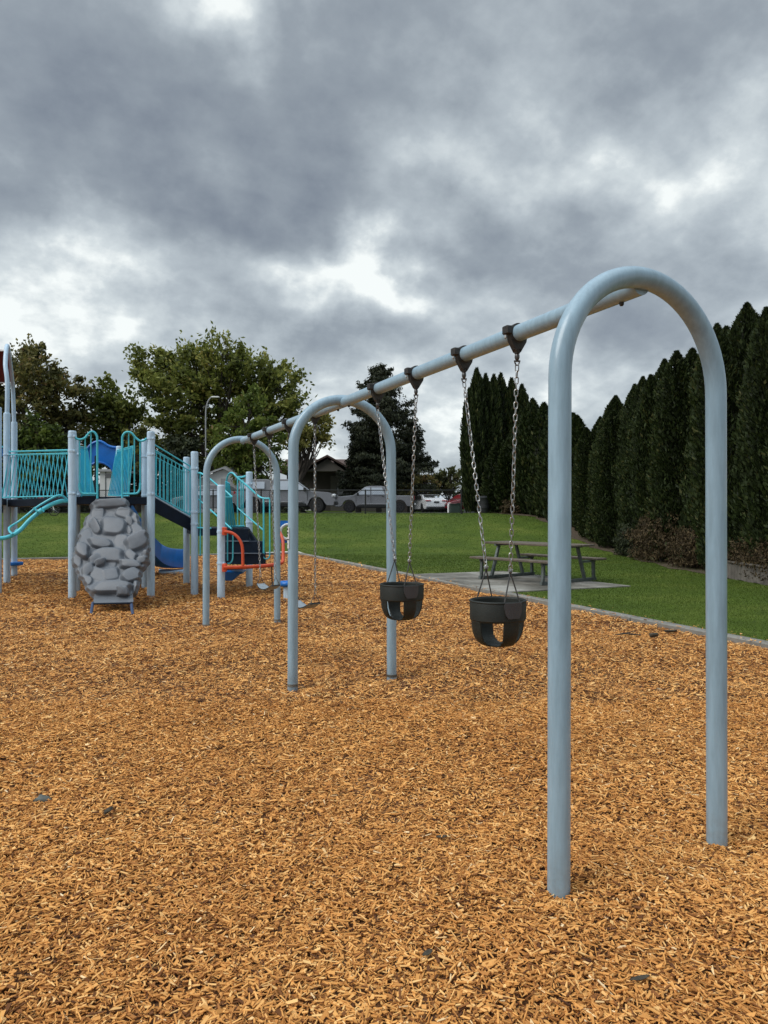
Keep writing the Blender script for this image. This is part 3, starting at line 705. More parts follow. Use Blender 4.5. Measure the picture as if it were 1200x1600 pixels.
# climbing rock wall
def rock_wall():
    oy = [615, 650, 700, 760, 850, 900, 980, 1050, 1120, 1180, 1230, 1300, 1350, 1405]
    ol = [285, 262, 262, 225, 185, 168, 150, 118, 112, 135, 168, 205, 240, 272]
    orr = [565, 575, 612, 655, 690, 730, 742, 745, 738, 705, 672, 672, 650, 600]
    stones = [(425, 660, 150, 42, 0, .10, .3), (320, 745, 70, 52, -15, .07, .5), (535, 738, 78, 48, 8, .09, .4), (428, 742, 34, 34, 20, .035, .5),
              (225, 800, 60, 70, 35, .04, .4), (300, 845, 72, 44, 52, .11, .9), (445, 845, 112, 82, -6, .125, .25), (575, 800, 42, 36, 30, .08, .6), (640, 775, 62, 50, 25, .075, .5),
              (650, 860, 60, 60, 0, .05, .4), (575, 872, 36, 28, 60, .06, .5),
              (220, 930, 85, 60, -30, .045, .5), (343, 978, 108, 44, 3, .13, .35), (510, 955, 62, 60, 20, .07, .7), (640, 965, 120, 70, -32, .15, .7),
              (203, 1040, 62, 66, 10, .17, .15), (150, 1120, 52, 72, -10, .06, .5), (410, 1082, 150, 66, 2, .12, .5), (592, 1078, 58, 44, 25, .10, .4), (672, 1120, 50, 34, -10, .11, .5), (712, 1075, 38, 36, 30, .13, .6),
              (300, 1112, 62, 42, -20, .115, .6), (345, 1140, 56, 30, -25, .14, .6), (420, 1150, 60, 40, 0, .05, .5), (582, 1150, 102, 38, 8, .14, .3),
              (245, 1195, 66, 48, -35, .10, .6), (330, 1225, 90, 62, 25, .07, .7), (430, 1225, 80, 58, 0, .075, .5), (600, 1240, 92, 62, -28, .13, .4),
              (225, 1275, 60, 52, 25, .07, .5), (440, 1340, 178, 56, 0, .16, .25), (525, 1375, 60, 44, 10, .19, .5), (640, 1330, 40, 60, 0, .09, .5)]
    NX, NY = 150, 210
    cy = np.linspace(615, 1405, NY+1); L = np.interp(cy, oy, ol); Rr = np.interp(cy, oy, orr)
    rg = np.random.default_rng(3)
    L += 7*np.sin(cy*0.055)+4*np.sin(cy*0.13+1); Rr += 7*np.sin(cy*0.05+2)+4*np.sin(cy*0.12)
    s = np.linspace(0, 1, NX+1)
    CX = L[:, None]+(Rr-L)[:, None]*s[None]; CY = np.repeat(cy[:, None], NX+1, 1)
    H = np.zeros_like(CX)+0.045+0.02*np.sin(CX*0.021)*np.sin(CY*0.017)
    for (x, y, hx, hy, rot, h, tl) in stones:
        c, q = math.cos(R(rot)), math.sin(R(rot)); dx, dy = CX-x, CY-y
        a = (dx*c+dy*q)/(hx*1.09); b = (-dx*q+dy*c)/(hy*1.09)
        a2 = a+0.10*np.sin(3.1*b+x); b2 = b+0.10*np.sin(2.7*a+y)
        rr = (np.abs(a2)**3.2+np.abs(b2)**3.2)**(1/3.2)
        f = (1-sstep((rr-0.60)/0.46))*(1-0.16*np.clip(rr, 0, 1)**2)
        hh_ = f*(h*1.2*(1+tl*0.8*(-b*0.8+a*0.35*math.cos(x)))); kk_ = 0.022; dm = np.clip(0.5+0.5*(hh_-H)/kk_, 0, 1); H = H*(1-dm)+hh_*dm+kk_*dm*(1-dm)
    edge = np.minimum(s, 1-s)[None]*(Rr-L)[:, None]
    H -= 0.10*(1-sstep(edge/28.0))
    px = 90+CX/5.16; py = 660+CY/5.16
    Z = np.interp(py, [779, 800, 932], [12.32, 12.22, 10.95])
    base = np.stack([(px-600)/F*Z, Z, CH-(py-800)/F*Z], -1)
    nrm = unit((0.30, -0.87, 0.36))
    front = base+nrm*(H[..., None]-0.03); back = base-nrm*0.16
    k = (NX+1)*(NY+1); vs = np.vstack([front.reshape(-1, 3), back.reshape(-1, 3)]); fs = []
    w = NX+1
    for i in range(NY):
        for j in range(NX): fs.append((i*w+j, (i+1)*w+j, (i+1)*w+j+1, i*w+j+1))
    for i in range(NY):
        fs.append((i*w, k+i*w, k+(i+1)*w, (i+1)*w)); fs.append((i*w+NX, (i+1)*w+NX, k+(i+1)*w+NX, k+i*w+NX))
    for j in range(NX):
        fs.append((j, j+1, k+j+1, k+j)); a = NY*w+j; fs.append((a, k+a, k+a+1, a+1))
    m = MB(); m.add(vs, fs); o = m.build('rock_wall', 'rock_plastic', ps, angle=75)
    return o
rw = rock_wall()
m = MB(); m.prism([P(146, 931, 10.95), P(204, 930, 10.95), P(205, 942.5, 10.75), P(145.5, 944, 10.75)], V(0.02, 0.05, 0.02)); m.build('foot_plate', 'rock_plastic', rw, bevel=0.006)
m = MB(); m.tube([P(144.5, 943.6, 10.72), P(206, 942.2, 10.72)], 0.014, 8); m.build('cross_bar', 'navy_deck', rw)
for x, x2, y in ((145, 141.5, 964), (205, 207.5, 961)):
    m = MB(); m.tube([P(x, 942, 10.76), P((x+x2)/2, 952, 10.6), P(x2, y, 10.4)], 0.022, 8); m.build('leg', 'blue_metal', rw)
# pipe climber curling down to the left of the front deck
m = MB(); path = [(106, 782.5), (96, 783), (86, 786), (74, 791.5), (60, 801), (46, 813), (33, 827), (22, 835), (10, 840), (-4, 842), (-18, 846), (-30, 856), (-40, 876), (-46, 905), (-48, 945)]
zs = np.linspace(12.3, 11.4, len(path)); m.tube(smooth_path([P(x, y, z) for (x, y), z in zip(path, zs)], 6), 0.036, 12)
cl = m.build('pipe_climber', 'teal_paint', ps)
m = MB(); path2 = [(104, 780), (99, 775.5), (93, 773.8), (86, 776), (72, 783.5), (56, 793.5), (42, 805), (29, 815), (17, 822.5), (14, 826), (15.5, 831), (20, 835)]
m.tube(smooth_path([P(x, y, z-0.03) for (x, y), z in zip(path2, np.linspace(12.3, 11.8, len(path2)))], 5), 0.018, 9); m.build('hand_rail', 'teal_paint', cl)
m = MB(); m.tube([P(53, 793, 12.0), P(58.5, 800, 12.0)], 0.016, 8); m.build('rung', 'teal_paint', cl)
for x, y, x2, y2 in ((62, 799.5, 66.5, 796.5), (26, 831.5, 30, 828.5)):
    m = MB(); m.tube([P(x, y, 12.0), P(x2, y2, 12.0)], 0.045, 12); m.build('coupling', 'teal_paint', cl)
# roof frame over the left tower
m = MB()
pts = [lift(PA, pz(646, PA[1])-0.2), lift(PA, pz(600, PA[1]))+V(0.01, 0, 0), P(8.5, 570, 14.95), P(10.0, 545, 15.2), P(12, 541, 15.45), P(14.5, 556, 15.7), P(18.5, 590, 16.3), P(20.5, 615, 16.55), lift(PB, pz(661, PB[1])-0.2)]
m.tube(smooth_path(pts, 5), 0.044, 12); rf = m.build('roof_frame', 'post_paint', ps)
m = MB(); m.prism([P(-14, 547, 15.2), P(11, 549, 15.25), P(16, 597, 16.1), P(-30, 597, 16.1)], V(0, 0.02, 0.03)); m.build('roof_sheet', 'red_roof', rf)
for y, z, x2 in ((548, 15.15, 8), (598, 16.05, 16)):
    m = MB(); m.tube([P(-26, y, z), P(x2, y, z)], 0.014, 8); m.build('roof_rail', 'white_paint', rf)
m = MB(); m.prism([P(-20, 699, 14.2), P(3.2, 701, 14.6), P(3.2, 713, 14.6), P(-20, 713, 14.2)], V(0, 0.03, 0)); m.build('side_panel', 'blue_plastic', ps)
m = MB(); m.tube([P(-22, 698, 14.15), P(4, 698.5, 14.55)], 0.02, 8); m.tube(smooth_path([P(-10, 785, 13.6), P(0, 781, 13.6), P(3, 770, 13.6), P(1, 761, 13.6), P(-8, 758, 13.6)], 4), 0.018, 8); m.build('side_rail', 'teal_paint', ps)
m = MB(); m.lathe(V(PB[0], PB[1], pz(884, PB[1])), [(0.1, 0), (0.19, 0.02), (0.20, 0.06), (0.19, 0.085), (0.09, 0.09)], 20); m.build('post_step', 'blue_plastic', ps)
# ramp to the lower deck
zr0, zr1 = 12.72, 13.12
m = MB(); m.prism([P(240, 777, zr0), P(298, 810, zr1), P(298, 830, zr1), P(240, 800.5, zr0)], V(-0.25, 1.1, 0)); m.build('ramp', 'navy_deck', ps, smooth=False, bevel=0.008)
rail_panel(P(239, 771.5, zr0), P(297, 804.5, zr1), P(239, 693.5, zr0), P(297, 728.5, zr1), 9, second=0.10)
rail_panel(P(232, 775, 14.1), P(288, 806, 14.75), P(232, 701, 14.1), P(288, 730, 14.75), 9, second=0.10)
m = MB(); m.tube([P(239, 774.5, zr0), P(297, 807.5, zr1)], 0.012, 8); m.build('ramp_trim', 'post_paint', ps)
# slide
def slide():
    rim = smooth_path([P(203, 783, 14.6), P(215, 803, 15.1), P(229, 824, 15.7), P(241, 839, 16.2), P(255, 852, 16.7), P(270, 857, 17.2), P(290, 858, 17.8)], 5)
    m = MB(); vs = []; k = len(rim)
    for i, p in enumerate(rim):
        t = rim[min(i+1, k-1)]-rim[max(i-1, 0)]; h = unit(V(t[0], t[1], 0)); side = V(-h[1], h[0], 0)
        up = V(0, 0, 1); dep = 0.34+0.10*i/k
        prof = [(-0.03, -0.03), (0.0, 0.0), (0.03, -0.01), (0.05, -dep*0.55), (0.12, -dep*0.9), (0.25, -dep), (0.40, -dep*0.95), (0.52, -dep*0.6), (0.56, -0.01), (0.59, 0.0), (0.62, -0.03), (0.60, -dep), (0.25, -dep-0.05), (-0.01, -dep-0.02)]
        for a, b in prof: vs.append(p+side*a+up*b)
    w = len(prof); fs = [(i*w+j, (i+1)*w+j, (i+1)*w+(j+1) % w, i*w+(j+1) % w) for i in range(k-1) for j in range(w)]
    fs += [tuple(range(w)), tuple(range((k-1)*w+w-1, (k-1)*w-1, -1))]
    m.add(vs, fs); o = m.build('slide', 'blue_plastic', ps, angle=50)
    m = MB(); m.slab([tuple(P(248, 800, 17.0)[:2]), tuple(P(289, 800, 17.3)[:2]), tuple(P(289, 800, 17.8)[:2]), tuple(P(248, 800, 17.8)[:2])], 0.0, 0.07); m.build('slide_foot', 'post_paint', o, smooth=False)
slide()
# stairs of the lower deck
def stairs():
    # each tread is a box; the right hand cheek slopes
    m = MB()
    y = [826, 845.5, 864.5, 882]; xr = [386, 389, 411, 411]; zz = [13.35, 13.1, 12.85, 12.6]
    for i in range(3):
        m.prism([P(350, y[i], zz[i+1]), P(xr[i+1] if i else 388, y[i]+0.5, zz[i+1]), P(xr[i+1] if i else 388, y[i+1], zz[i+1]), P(350, y[i+1], zz[i+1])], V(-0.02, 0.30, 0))
    o = m.build('stairs', 'navy_deck', ps, smooth=False, bevel=0.006)
    for i in (1, 2):
        k = MB(); k.tube([P(350, y[i], zz[i+1]-0.02), P(xr[i] if i == 1 else 409, y[i]+0.3, zz[i+1]-0.02)], 0.010, 6); k.build('tread_nosing', 'tread_edge', o)
    k = MB(); k.prism([P(380, 823, 13.45), P(386, 824, 13.5), P(411, 860, 12.95), P(413, 864, 12.85), P(413, 882, 12.7), P(404, 882, 12.7), P(384, 845, 13.1)], V(0.02, 0.05, 0)); k.build('side_cheek', 'navy_deck', o, smooth=False)
stairs()
# handrails beside the stairs
def pipe(name, pts, Z, r=0.016, mat='teal_paint', sub=4, parent=ps):
    Z = np.linspace(Z[0], Z[1], len(pts)) if isinstance(Z, tuple) else [Z]*len(pts)
    m = MB(); q = [P(x, y, z) for (x, y), z in zip(pts, Z)]
    m.tube(smooth_path(q, sub) if sub > 1 else q, r, 9); return m.build(name, mat, parent)
hr = pipe('hand_rail', [(307, 742), (311, 739), (315, 740), (327, 747.5), (339, 757.5), (351, 766), (360, 774), (362.5, 776.3), (360, 777.2), (351, 777.2)], (13.1, 12.3))
pipe('lower_rail', [(309, 779), (327, 795), (339, 806), (351, 816.5), (362, 826.5)], (13.1, 12.4), 0.014, parent=hr)
pipe('upright', [(313, 740), (313, 800), (313, 868)], 13.05, 0.014, parent=hr)
pipe('cross_bar', [(308, 824.5), (330, 825.5)], 13.0, 0.014, sub=1, parent=hr)
hr = pipe('hand_rail', [(354, 800), (354, 760), (354.2, 750), (356.5, 742.5), (360.5, 738.8), (365, 740), (371, 746.5), (386, 759), (400, 771.5), (406, 776.5), (412, 778.7), (421, 779)], (13.3, 12.7), 0.017)
pipe('lower_rail', [(371.5, 794), (391, 811), (411, 828)], (13.2, 12.8), 0.014, parent=hr)
for x, y0, y1, Z in ((371.3, 747, 821), (376.5, 749, 822), (379.5, 749, 822)) and ((371.3, 747, 821, 13.2), (376.8, 749, 823, 13.5), (380, 749, 823, 13.7)):
    pipe('upright', [(x, y0), (x, (y0+y1)/2), (x, y1)], Z, 0.013, parent=hr)
pipe('tie_bar', [(371, 745.5), (378, 746), (384, 744)], 13.9, 0.022, sub=1, parent=hr)
pipe('drop_loop', [(412, 779), (412, 830), (412, 860), (412, 866)], 12.75, 0.016, parent=hr)
pipe('drop_loop', [(421.5, 780), (421.5, 830), (421.5, 864), (420.5, 871), (416, 873.5), (411.5, 871), (410, 865)], 12.7, 0.013, parent=hr)
dl = pipe('drop_loop', [(355.5, 830), (355.5, 876)], 12.35, 0.012)
pipe('drop_loop', [(363.8, 832), (363.8, 865), (363, 875), (359.5, 880), (355.5, 880.3)], 12.3, 0.012, parent=dl)
for i in range(6):
    f = i/5; pipe('baluster', [(353+f*5, 752+f*3), (353+f*14.5, 823)], (12.9, 13.2+0.1*f), 0.013, 'teal_dark' if i % 2 else 'teal_paint', sub=1)
pipe('barrier_foot', [(352, 823), (382, 822)], 13.3, 0.02, sub=1)
# orange transfer rail
orr = pipe('orange_rail', [(349, 886.8), (380, 886), (405, 884.6), (425, 882.6), (437, 880.5), (441, 878.8), (442.3, 874), (442.5, 858), (442, 846), (440, 838), (436.5, 831)], (12.1, 13.1), 0.030, 'orange_paint')
pipe('handle_loop', [(350, 831), (356, 831.2), (364, 833.5), (372, 840), (377.5, 850), (379.3, 862), (379.5, 885)], 12.1, 0.026, 'orange_paint', parent=orr)
for y in (829, 886):
    m = MB(); m.box(P(351, y+1, 12.15), (0.07, 0.10, 0.14), bev=0.01); m.build('bracket', 'orange_paint', orr)
m = MB(); m.prism([P(351, 888.5, 12.2), P(425, 884, 12.9), P(425, 886.3, 12.9), P(351, 891, 12.2)], V(0.05, 0.45, 0)); m.build('transfer_step', 'navy_deck', ps, smooth=False)
pipe('leg', [(424.5, 886), (425.5, 919)], 12.75, 0.010, 'black_metal', sub=1)
m = MB(); m.prism([P(351, 892.5, 12.5), P(379, 893.5, 12.8), P(380, 896, 12.8), P(371, 899, 12.7), P(366, 905, 12.7), P(362, 908, 12.7), P(351, 908, 12.5)], V(0, 0.35, 0.02)); m.build('blue_step', 'blue_plastic', ps, bevel=0.02)
# activity panel with a pale ring
m = MB(); pan = []
cx, cy, rr = 450.0, 831.0, 9.0
outer = [(437, 813.5), (463, 813.5), (463, 848), (437, 848)]
ring_o = []
K = 32
for j in range(K):
    q = 2*math.pi*j/K+math.pi/4
    c, s_ = math.cos(q), math.sin(q); k = max(abs(c)/13.0, abs(s_)/17.3)
    ring_o.append((450+c/k, 830.8+s_/k))
vs = []
for Zq in (14.0, 14.05):
    for j in range(K): vs.append(P(*ring_o[j], Zq))
    for j in range(K):
        q = 2*math.pi*j/K+math.pi/4; vs.append(P(450+10.5*math.cos(q), 831+10.5*math.sin(q), Zq))
fs = []
for j in range(K):
    j2 = (j+1) % K
    fs += [(j, j2, K+j2, K+j), (2*K+j, 3*K+j, 3*K+j2, 2*K+j2), (j, 2*K+j, 2*K+j2, j2), (K+j, K+j2, 3*K+j2, 3*K+j)]
m.add(vs, fs); ap = m.build('activity_panel', 'blue_plastic', ps)
m = MB(); m.tube([P(450+11.5*math.cos(q), 831+11.5*math.sin(q), 13.97) for q in np.linspace(0, 2*math.pi, 36, endpoint=False)], 0.028, 10, closed=True); m.build('ring', 'sticker_white', ap)
pipe('upright', [(457, 848), (457, 922)], 14.05, 0.04, 'post_paint', sub=1)

# free-standing blue-topped stool post
f = G(450.5, 937); st = thing('stool', (f[0], f[1], 0), 'low round blue topped seat post beside the swing arch', 'stool')
m = MB(); m.lathe(f, [(0.085, -0.05), (0.085, 0.24)], 20); m.build('pedestal', 'post_paint', st)
m = MB(); m.lathe(f, [(0.12, 0.225), (0.155, 0.245), (0.165, 0.27), (0.16, 0.30), (0.14, 0.318), (0.05, 0.324)], 24); m.build('seat', 'blue_plastic', st)

# ------------------------------------------------------------------ picnic table
def picnic():
    c = V(3.22, 14.95, 0.075); a = unit(V(0.62, -0.785, 0)); b = V(-a[1], a[0], 0)*1.0
    b = unit(V(0.785, 0.62, 0)); up = V(0, 0, 1)
    t = thing('picnic_table', c, 'weathered wooden picnic table with metal frame on the concrete pad', 'picnic table')
    for k in range(4):
        m = MB(); m.box(c+b*(-0.30+0.2*k)+up*0.755, (2.3, 0.188, 0.042), (a, b, up), bev=0.006); m.build('top_plank', 'wood_grey', t)
    for s in (-1, 1):
        for q in (-0.075, 0.075):
            m = MB(); m.box(c+b*(s*0.80+q)+up*0.455, (2.1, 0.142, 0.042), (a, b, up), bev=0.006); m.build('bench_plank', 'wood_grey', t)
    for e in (-0.82, 0.82):
        o = c+a*e; m = MB()
        m.bar(o+b*-0.88+up*0.035, o+b*0.88+up*0.035, 0.06, 0.06)
        m.bar(o+b*-0.40+up*0.715, o+b*0.40+up*0.715, 0.05, 0.035)
        for s in (-1, 1):
            m.bar(o+b*s*0.82+up*0.06, o+b*s*0.80+up*0.43, 0.055, 0.055, up=a)
            m.bar(o+b*s*0.50+up*0.06, o+b*s*0.28+up*0.70, 0.055, 0.055, up=a)
            m.bar(o+b*s*0.38+up*0.405, o+b*s*0.86+up*0.405, 0.045, 0.045)
        m.build('end_frame', 'frame_metal', t)
    m = MB(); m.bar(c-a*0.80+up*0.40, c+a*0.80+up*0.40, 0.04, 0.04); m.build('tie_bar', 'frame_metal', t)
picnic()

# ------------------------------------------------------------------ foliage
def leaf_quads(c, sx, sy, r, d=None, spread=1.0):
    n = len(c)
    if d is None: d = r.normal(0, 1, (n, 3))
    else: d = d+r.normal(0, spread, (n, 3))
    d /= np.linalg.norm(d, axis=1)[:, None]+1e-9
    e = r.normal(0, 1, (n, 3)); e -= d*np.sum(d*e, 1)[:, None]; e /= np.linalg.norm(e, axis=1)[:, None]+1e-9
    sx = np.broadcast_to(sx, n)[:, None]; sy = np.broadcast_to(sy, n)[:, None]
    return np.stack([c-d*sx, c+e*sy-d*sx*0.1, c+d*sx, c-e*sy-d*sx*0.1], 1).reshape(-1, 3)
def lobes_tree(name, label, cat, base_px, Z, lobes, mat, seed, dens=1.0, leaf=0.17, depth=1.0, spray=(0, 0, 0), clump=0.55, trunk_r=0.22, group=None, zbase=None, tone_shift=0.0, per=64, stray=0.12, drot=0.0):
    """lobes: (px, py, rx_px, ry_px, dz) ellipsoids of crown at distance Z+dz; leaves gather in clumps at twig ends"""
    r = np.random.default_rng(seed)
    bx = (base_px-600)/F*Z; bz = float(terr(bx, Z)) if zbase is None else zbase
    t = thing(name, (bx, Z, bz), label, cat, group); org = V(bx, Z, bz)
    cen = []; spray = np.asarray(spray, float)
    limbs = []
    for L in lobes:
        px, py, rx, ry = L[:4]; dz = L[4] if len(L) > 4 else 0
        c = P(px, py, Z+dz); k = (Z+dz)/F; rad = V(rx*k, min(rx, ry)*k*0.85*depth, ry*k)
        n = int(dens*2.6*(rad[0]*rad[2]+rad[0]*rad[1]+rad[1]*rad[2]))+6
        u = r.normal(0, 1, (n, 3)); u /= np.linalg.norm(u, axis=1)[:, None]
        q = r.uniform(0.35, 1.0, n)**0.6
        q = q*(1+stray*r.normal(0, 1, n))
        cen.append(c+u*q[:, None]*rad); limbs.append((c, rad))
    cen = np.vstack(cen)
    # trunk and limbs
    m = MB(); top = np.mean([l[0] for l in limbs], 0); tr = smooth_path([org-V(0, 0, 0.3), org*0.7+V(top[0], top[1], org[2])*0.3+V(0, 0, (top[2]-org[2])*0.35), top*V(1, 1, 1)-V(0, 0, 0.15*(top[2]-org[2]))], 5)
    m.tube(tr, np.linspace(trunk_r, trunk_r*0.45, len(tr)), 9)
    for c, rad in limbs:
        s0 = tr[len(tr)//2]; e0 = c+V(0, 0, rad[2]*0.35); mid = (s0+e0)/2+V(0, 0, -0.08*np.linalg.norm(e0-s0))
        pp = smooth_path([s0, mid, e0], 4); m.tube(pp, np.linspace(trunk_r*0.5, 0.03, len(pp)), 6)
        sel = cen[np.linalg.norm((cen-c)/rad, axis=1) < 1.1]
        for tip in sel[r.permutation(len(sel))[:14]]:
            st_ = pp[r.integers(2, len(pp))]; m.tube([st_, (st_+tip)/2+r.normal(0, 0.15, 3), tip], [0.05, 0.035, 0.012], 4, caps=False)
    m.build('trunk', 'bark', t)
    n = len(cen); cs = clump*r.uniform(0.55, 1.35, n)
    out = unit(np.ones(3)); dirn = cen-top; dirn /= np.linalg.norm(dirn, axis=1)[:, None]+1e-9
    dirn = dirn+spray; dirn /= np.linalg.norm(dirn, axis=1)[:, None]+1e-9
    k = per
    base = np.repeat(cen, k, 0); dd = np.repeat(dirn, k, 0); cc = np.repeat(cs, k)[:, None]
    off = r.normal(0, 0.36, (n*k, 3))*cc; off[:, 2] *= 0.7
    along = r.normal(0, 0.55, n*k)[:, None]*cc
    pos = base+off+dd*along*(0.5+0.9*np.linalg.norm(spray))
    ct = np.repeat(r.normal(0, 0.16, n), k); tone = np.clip(0.5+ct+r.normal(0, 0.17, n*k)+tone_shift, 0, 1)
    verts = leaf_quads(pos, leaf*r.uniform(0.6, 1.25, n*k), leaf*0.55*r.uniform(0.6, 1.2, n*k), r, dd, 0.9)
    fast_mesh('crown', verts-org, 4, mat, tone, parent=t)
    return t

FAR = 'trees beyond the parking lot'
lobes_tree('broadleaf_tree', 'large dark olive broadleaf tree behind the play structure at the left edge', 'tree', 60, 48,
           [(-45, 600, 62, 62), (15, 590, 52, 55, 1), (60, 590, 46, 45, -1), (95, 622, 42, 45, 0), (35, 655, 62, 50, -1), (122, 662, 30, 42, 1), (-30, 690, 70, 50), (70, 700, 60, 46, 1)],
           'leaf_olive', 21, dens=1.25, leaf=0.17, clump=0.62, group=FAR, per=60)
lobes_tree('broadleaf_tree', 'low dark bushy tree under the big olive tree, behind the rope bridge', 'tree', 60, 44,
           [(0, 720, 60, 50), (60, 715, 58, 62, -1), (110, 735, 42, 45), (-60, 740, 50, 50)], 'leaf_bright', 22, dens=1.7, leaf=0.17, clump=0.6, tone_shift=-0.22, group=FAR, depth=0.8)
lobes_tree('broadleaf_tree', 'small windswept tree between the olive tree and the big maple', 'tree', 185, 50,
           [(165, 622, 24, 26), (190, 645, 26, 30), (165, 670, 28, 30), (205, 690, 26, 30, 1)], 'leaf_maple', 23, dens=1.6, leaf=0.20, clump=0.55, spray=(-0.7, 0, 0.45), tone_shift=-0.1, group=FAR, stray=0.2)
lobes_tree('maple_tree', 'tallest maple with yellow green leaves and loose tips against the clouds', 'tree', 335, 54,
           [(245, 575, 40, 42, 0), (300, 566, 38, 34, 1), (348, 566, 38, 44, -1), (395, 588, 40, 38, 1), (440, 610, 38, 48, 0), (462, 660, 26, 44, 1), (280, 625, 60, 48, -1), (340, 630, 60, 50, 1), (400, 650, 50, 50), (255, 680, 50, 40, 1), (330, 700, 70, 44, 1)],
           'leaf_maple', 24, dens=1.12, leaf=0.19, clump=0.66, spray=(-0.35, 0, 0.5), group=FAR, stray=0.16, per=70, trunk_r=0.32)
lobes_tree('broadleaf_tree', 'bright green bushy tree with reddish tip in front of the maple', 'tree', 390, 46,
           [(388, 640, 22, 34), (375, 680, 38, 36, -1), (410, 690, 34, 40), (360, 720, 36, 34), (405, 735, 42, 30, -1)], 'leaf_bright', 25, dens=1.7, leaf=0.15, clump=0.48, group=FAR)
lobes_tree('broadleaf_tree', 'pale green airy tree over the brown house roof', 'tree', 458, 51,
           [(478, 672, 26, 20), (505, 662, 14, 18), (462, 690, 26, 20), (500, 684, 14, 12)], 'leaf_yellow', 26, dens=0.9, leaf=0.17, clump=0.5, group=FAR, stray=0.2, per=40)
lobes_tree('broadleaf_tree', 'dull yellow autumn shrub tree beside the deck gate', 'tree', 215, 47,
           [(214, 680, 20, 28), (226, 710, 22, 26)], 'leaf_yellow', 27, dens=1.2, leaf=0.15, clump=0.45, group=FAR, tone_shift=-0.25)
# dark evergreen screens behind the car park
lobes_tree('evergreen_bush', 'long dark evergreen screen behind the left rope bridge', 'bush', 60, 43,
           [(-40, 765, 50, 34), (20, 765, 40, 32), (80, 762, 42, 32), (125, 765, 32, 30)], 'leaf_dark', 31, dens=2.0, leaf=0.16, clump=0.5, trunk_r=0.1, group='evergreen bushes behind the fence', depth=0.5)
lobes_tree('evergreen_bush', 'dark evergreen bush behind the sloping teal railing', 'bush', 250, 45,
           [(205, 750, 26, 40), (250, 748, 36, 42), (295, 750, 36, 44)], 'leaf_dark', 32, dens=1.9, leaf=0.16, clump=0.5, trunk_r=0.1, group='evergreen bushes behind the fence', depth=0.5)
lobes_tree('evergreen_bush', 'dark evergreen bush in shade under the left side of the maple', 'bush', 270, 49,
           [(160, 712, 36, 28), (225, 720, 40, 36), (285, 715, 40, 40)], 'leaf_dark', 33, dens=1.6, leaf=0.17, clump=0.55, trunk_r=0.1, group='evergreen bushes behind the fence', depth=0.6)
lobes_tree('evergreen_bush', 'low dark hedge running along the car park behind the left posts', 'bush', 180, 50,
           [(x_, 782, 34, 20, (x_ % 3)) for x_ in range(-60, 480, 40)], 'leaf_dark', 36, dens=2.6, leaf=0.17, clump=0.5, trunk_r=0.08, group='evergreen bushes behind the fence', depth=0.8)
lobes_tree('evergreen_bush', 'low dark hedge at the foot of the ragged spruce beyond the vehicles', 'bush', 600, 68,
           [(x_, 784, 26, 16, (x_ % 3)) for x_ in range(600, 760, 26)], 'leaf_dark', 37, dens=2.6, leaf=0.17, clump=0.5, trunk_r=0.08, group='evergreen bushes behind the fence', depth=0.8)
lobes_tree('broadleaf_bush', 'rounded green bush left of the tall cedars behind the parked cars', 'bush', 705, 58,
           [(705, 748, 22, 20), (688, 760, 22, 16, 1)], 'leaf_hedge_far', 34, dens=1.8, leaf=0.15, clump=0.45, trunk_r=0.1, depth=0.7)
lobes_tree('broadleaf_bush', 'reddish brown hedge bush behind the white parked car', 'bush', 668, 57,
           [(665, 760, 26, 18), (640, 768, 22, 14)], 'leaf_olive', 35, dens=1.8, leaf=0.13, clump=0.4, trunk_r=0.1, tone_shift=0.2, depth=0.6)

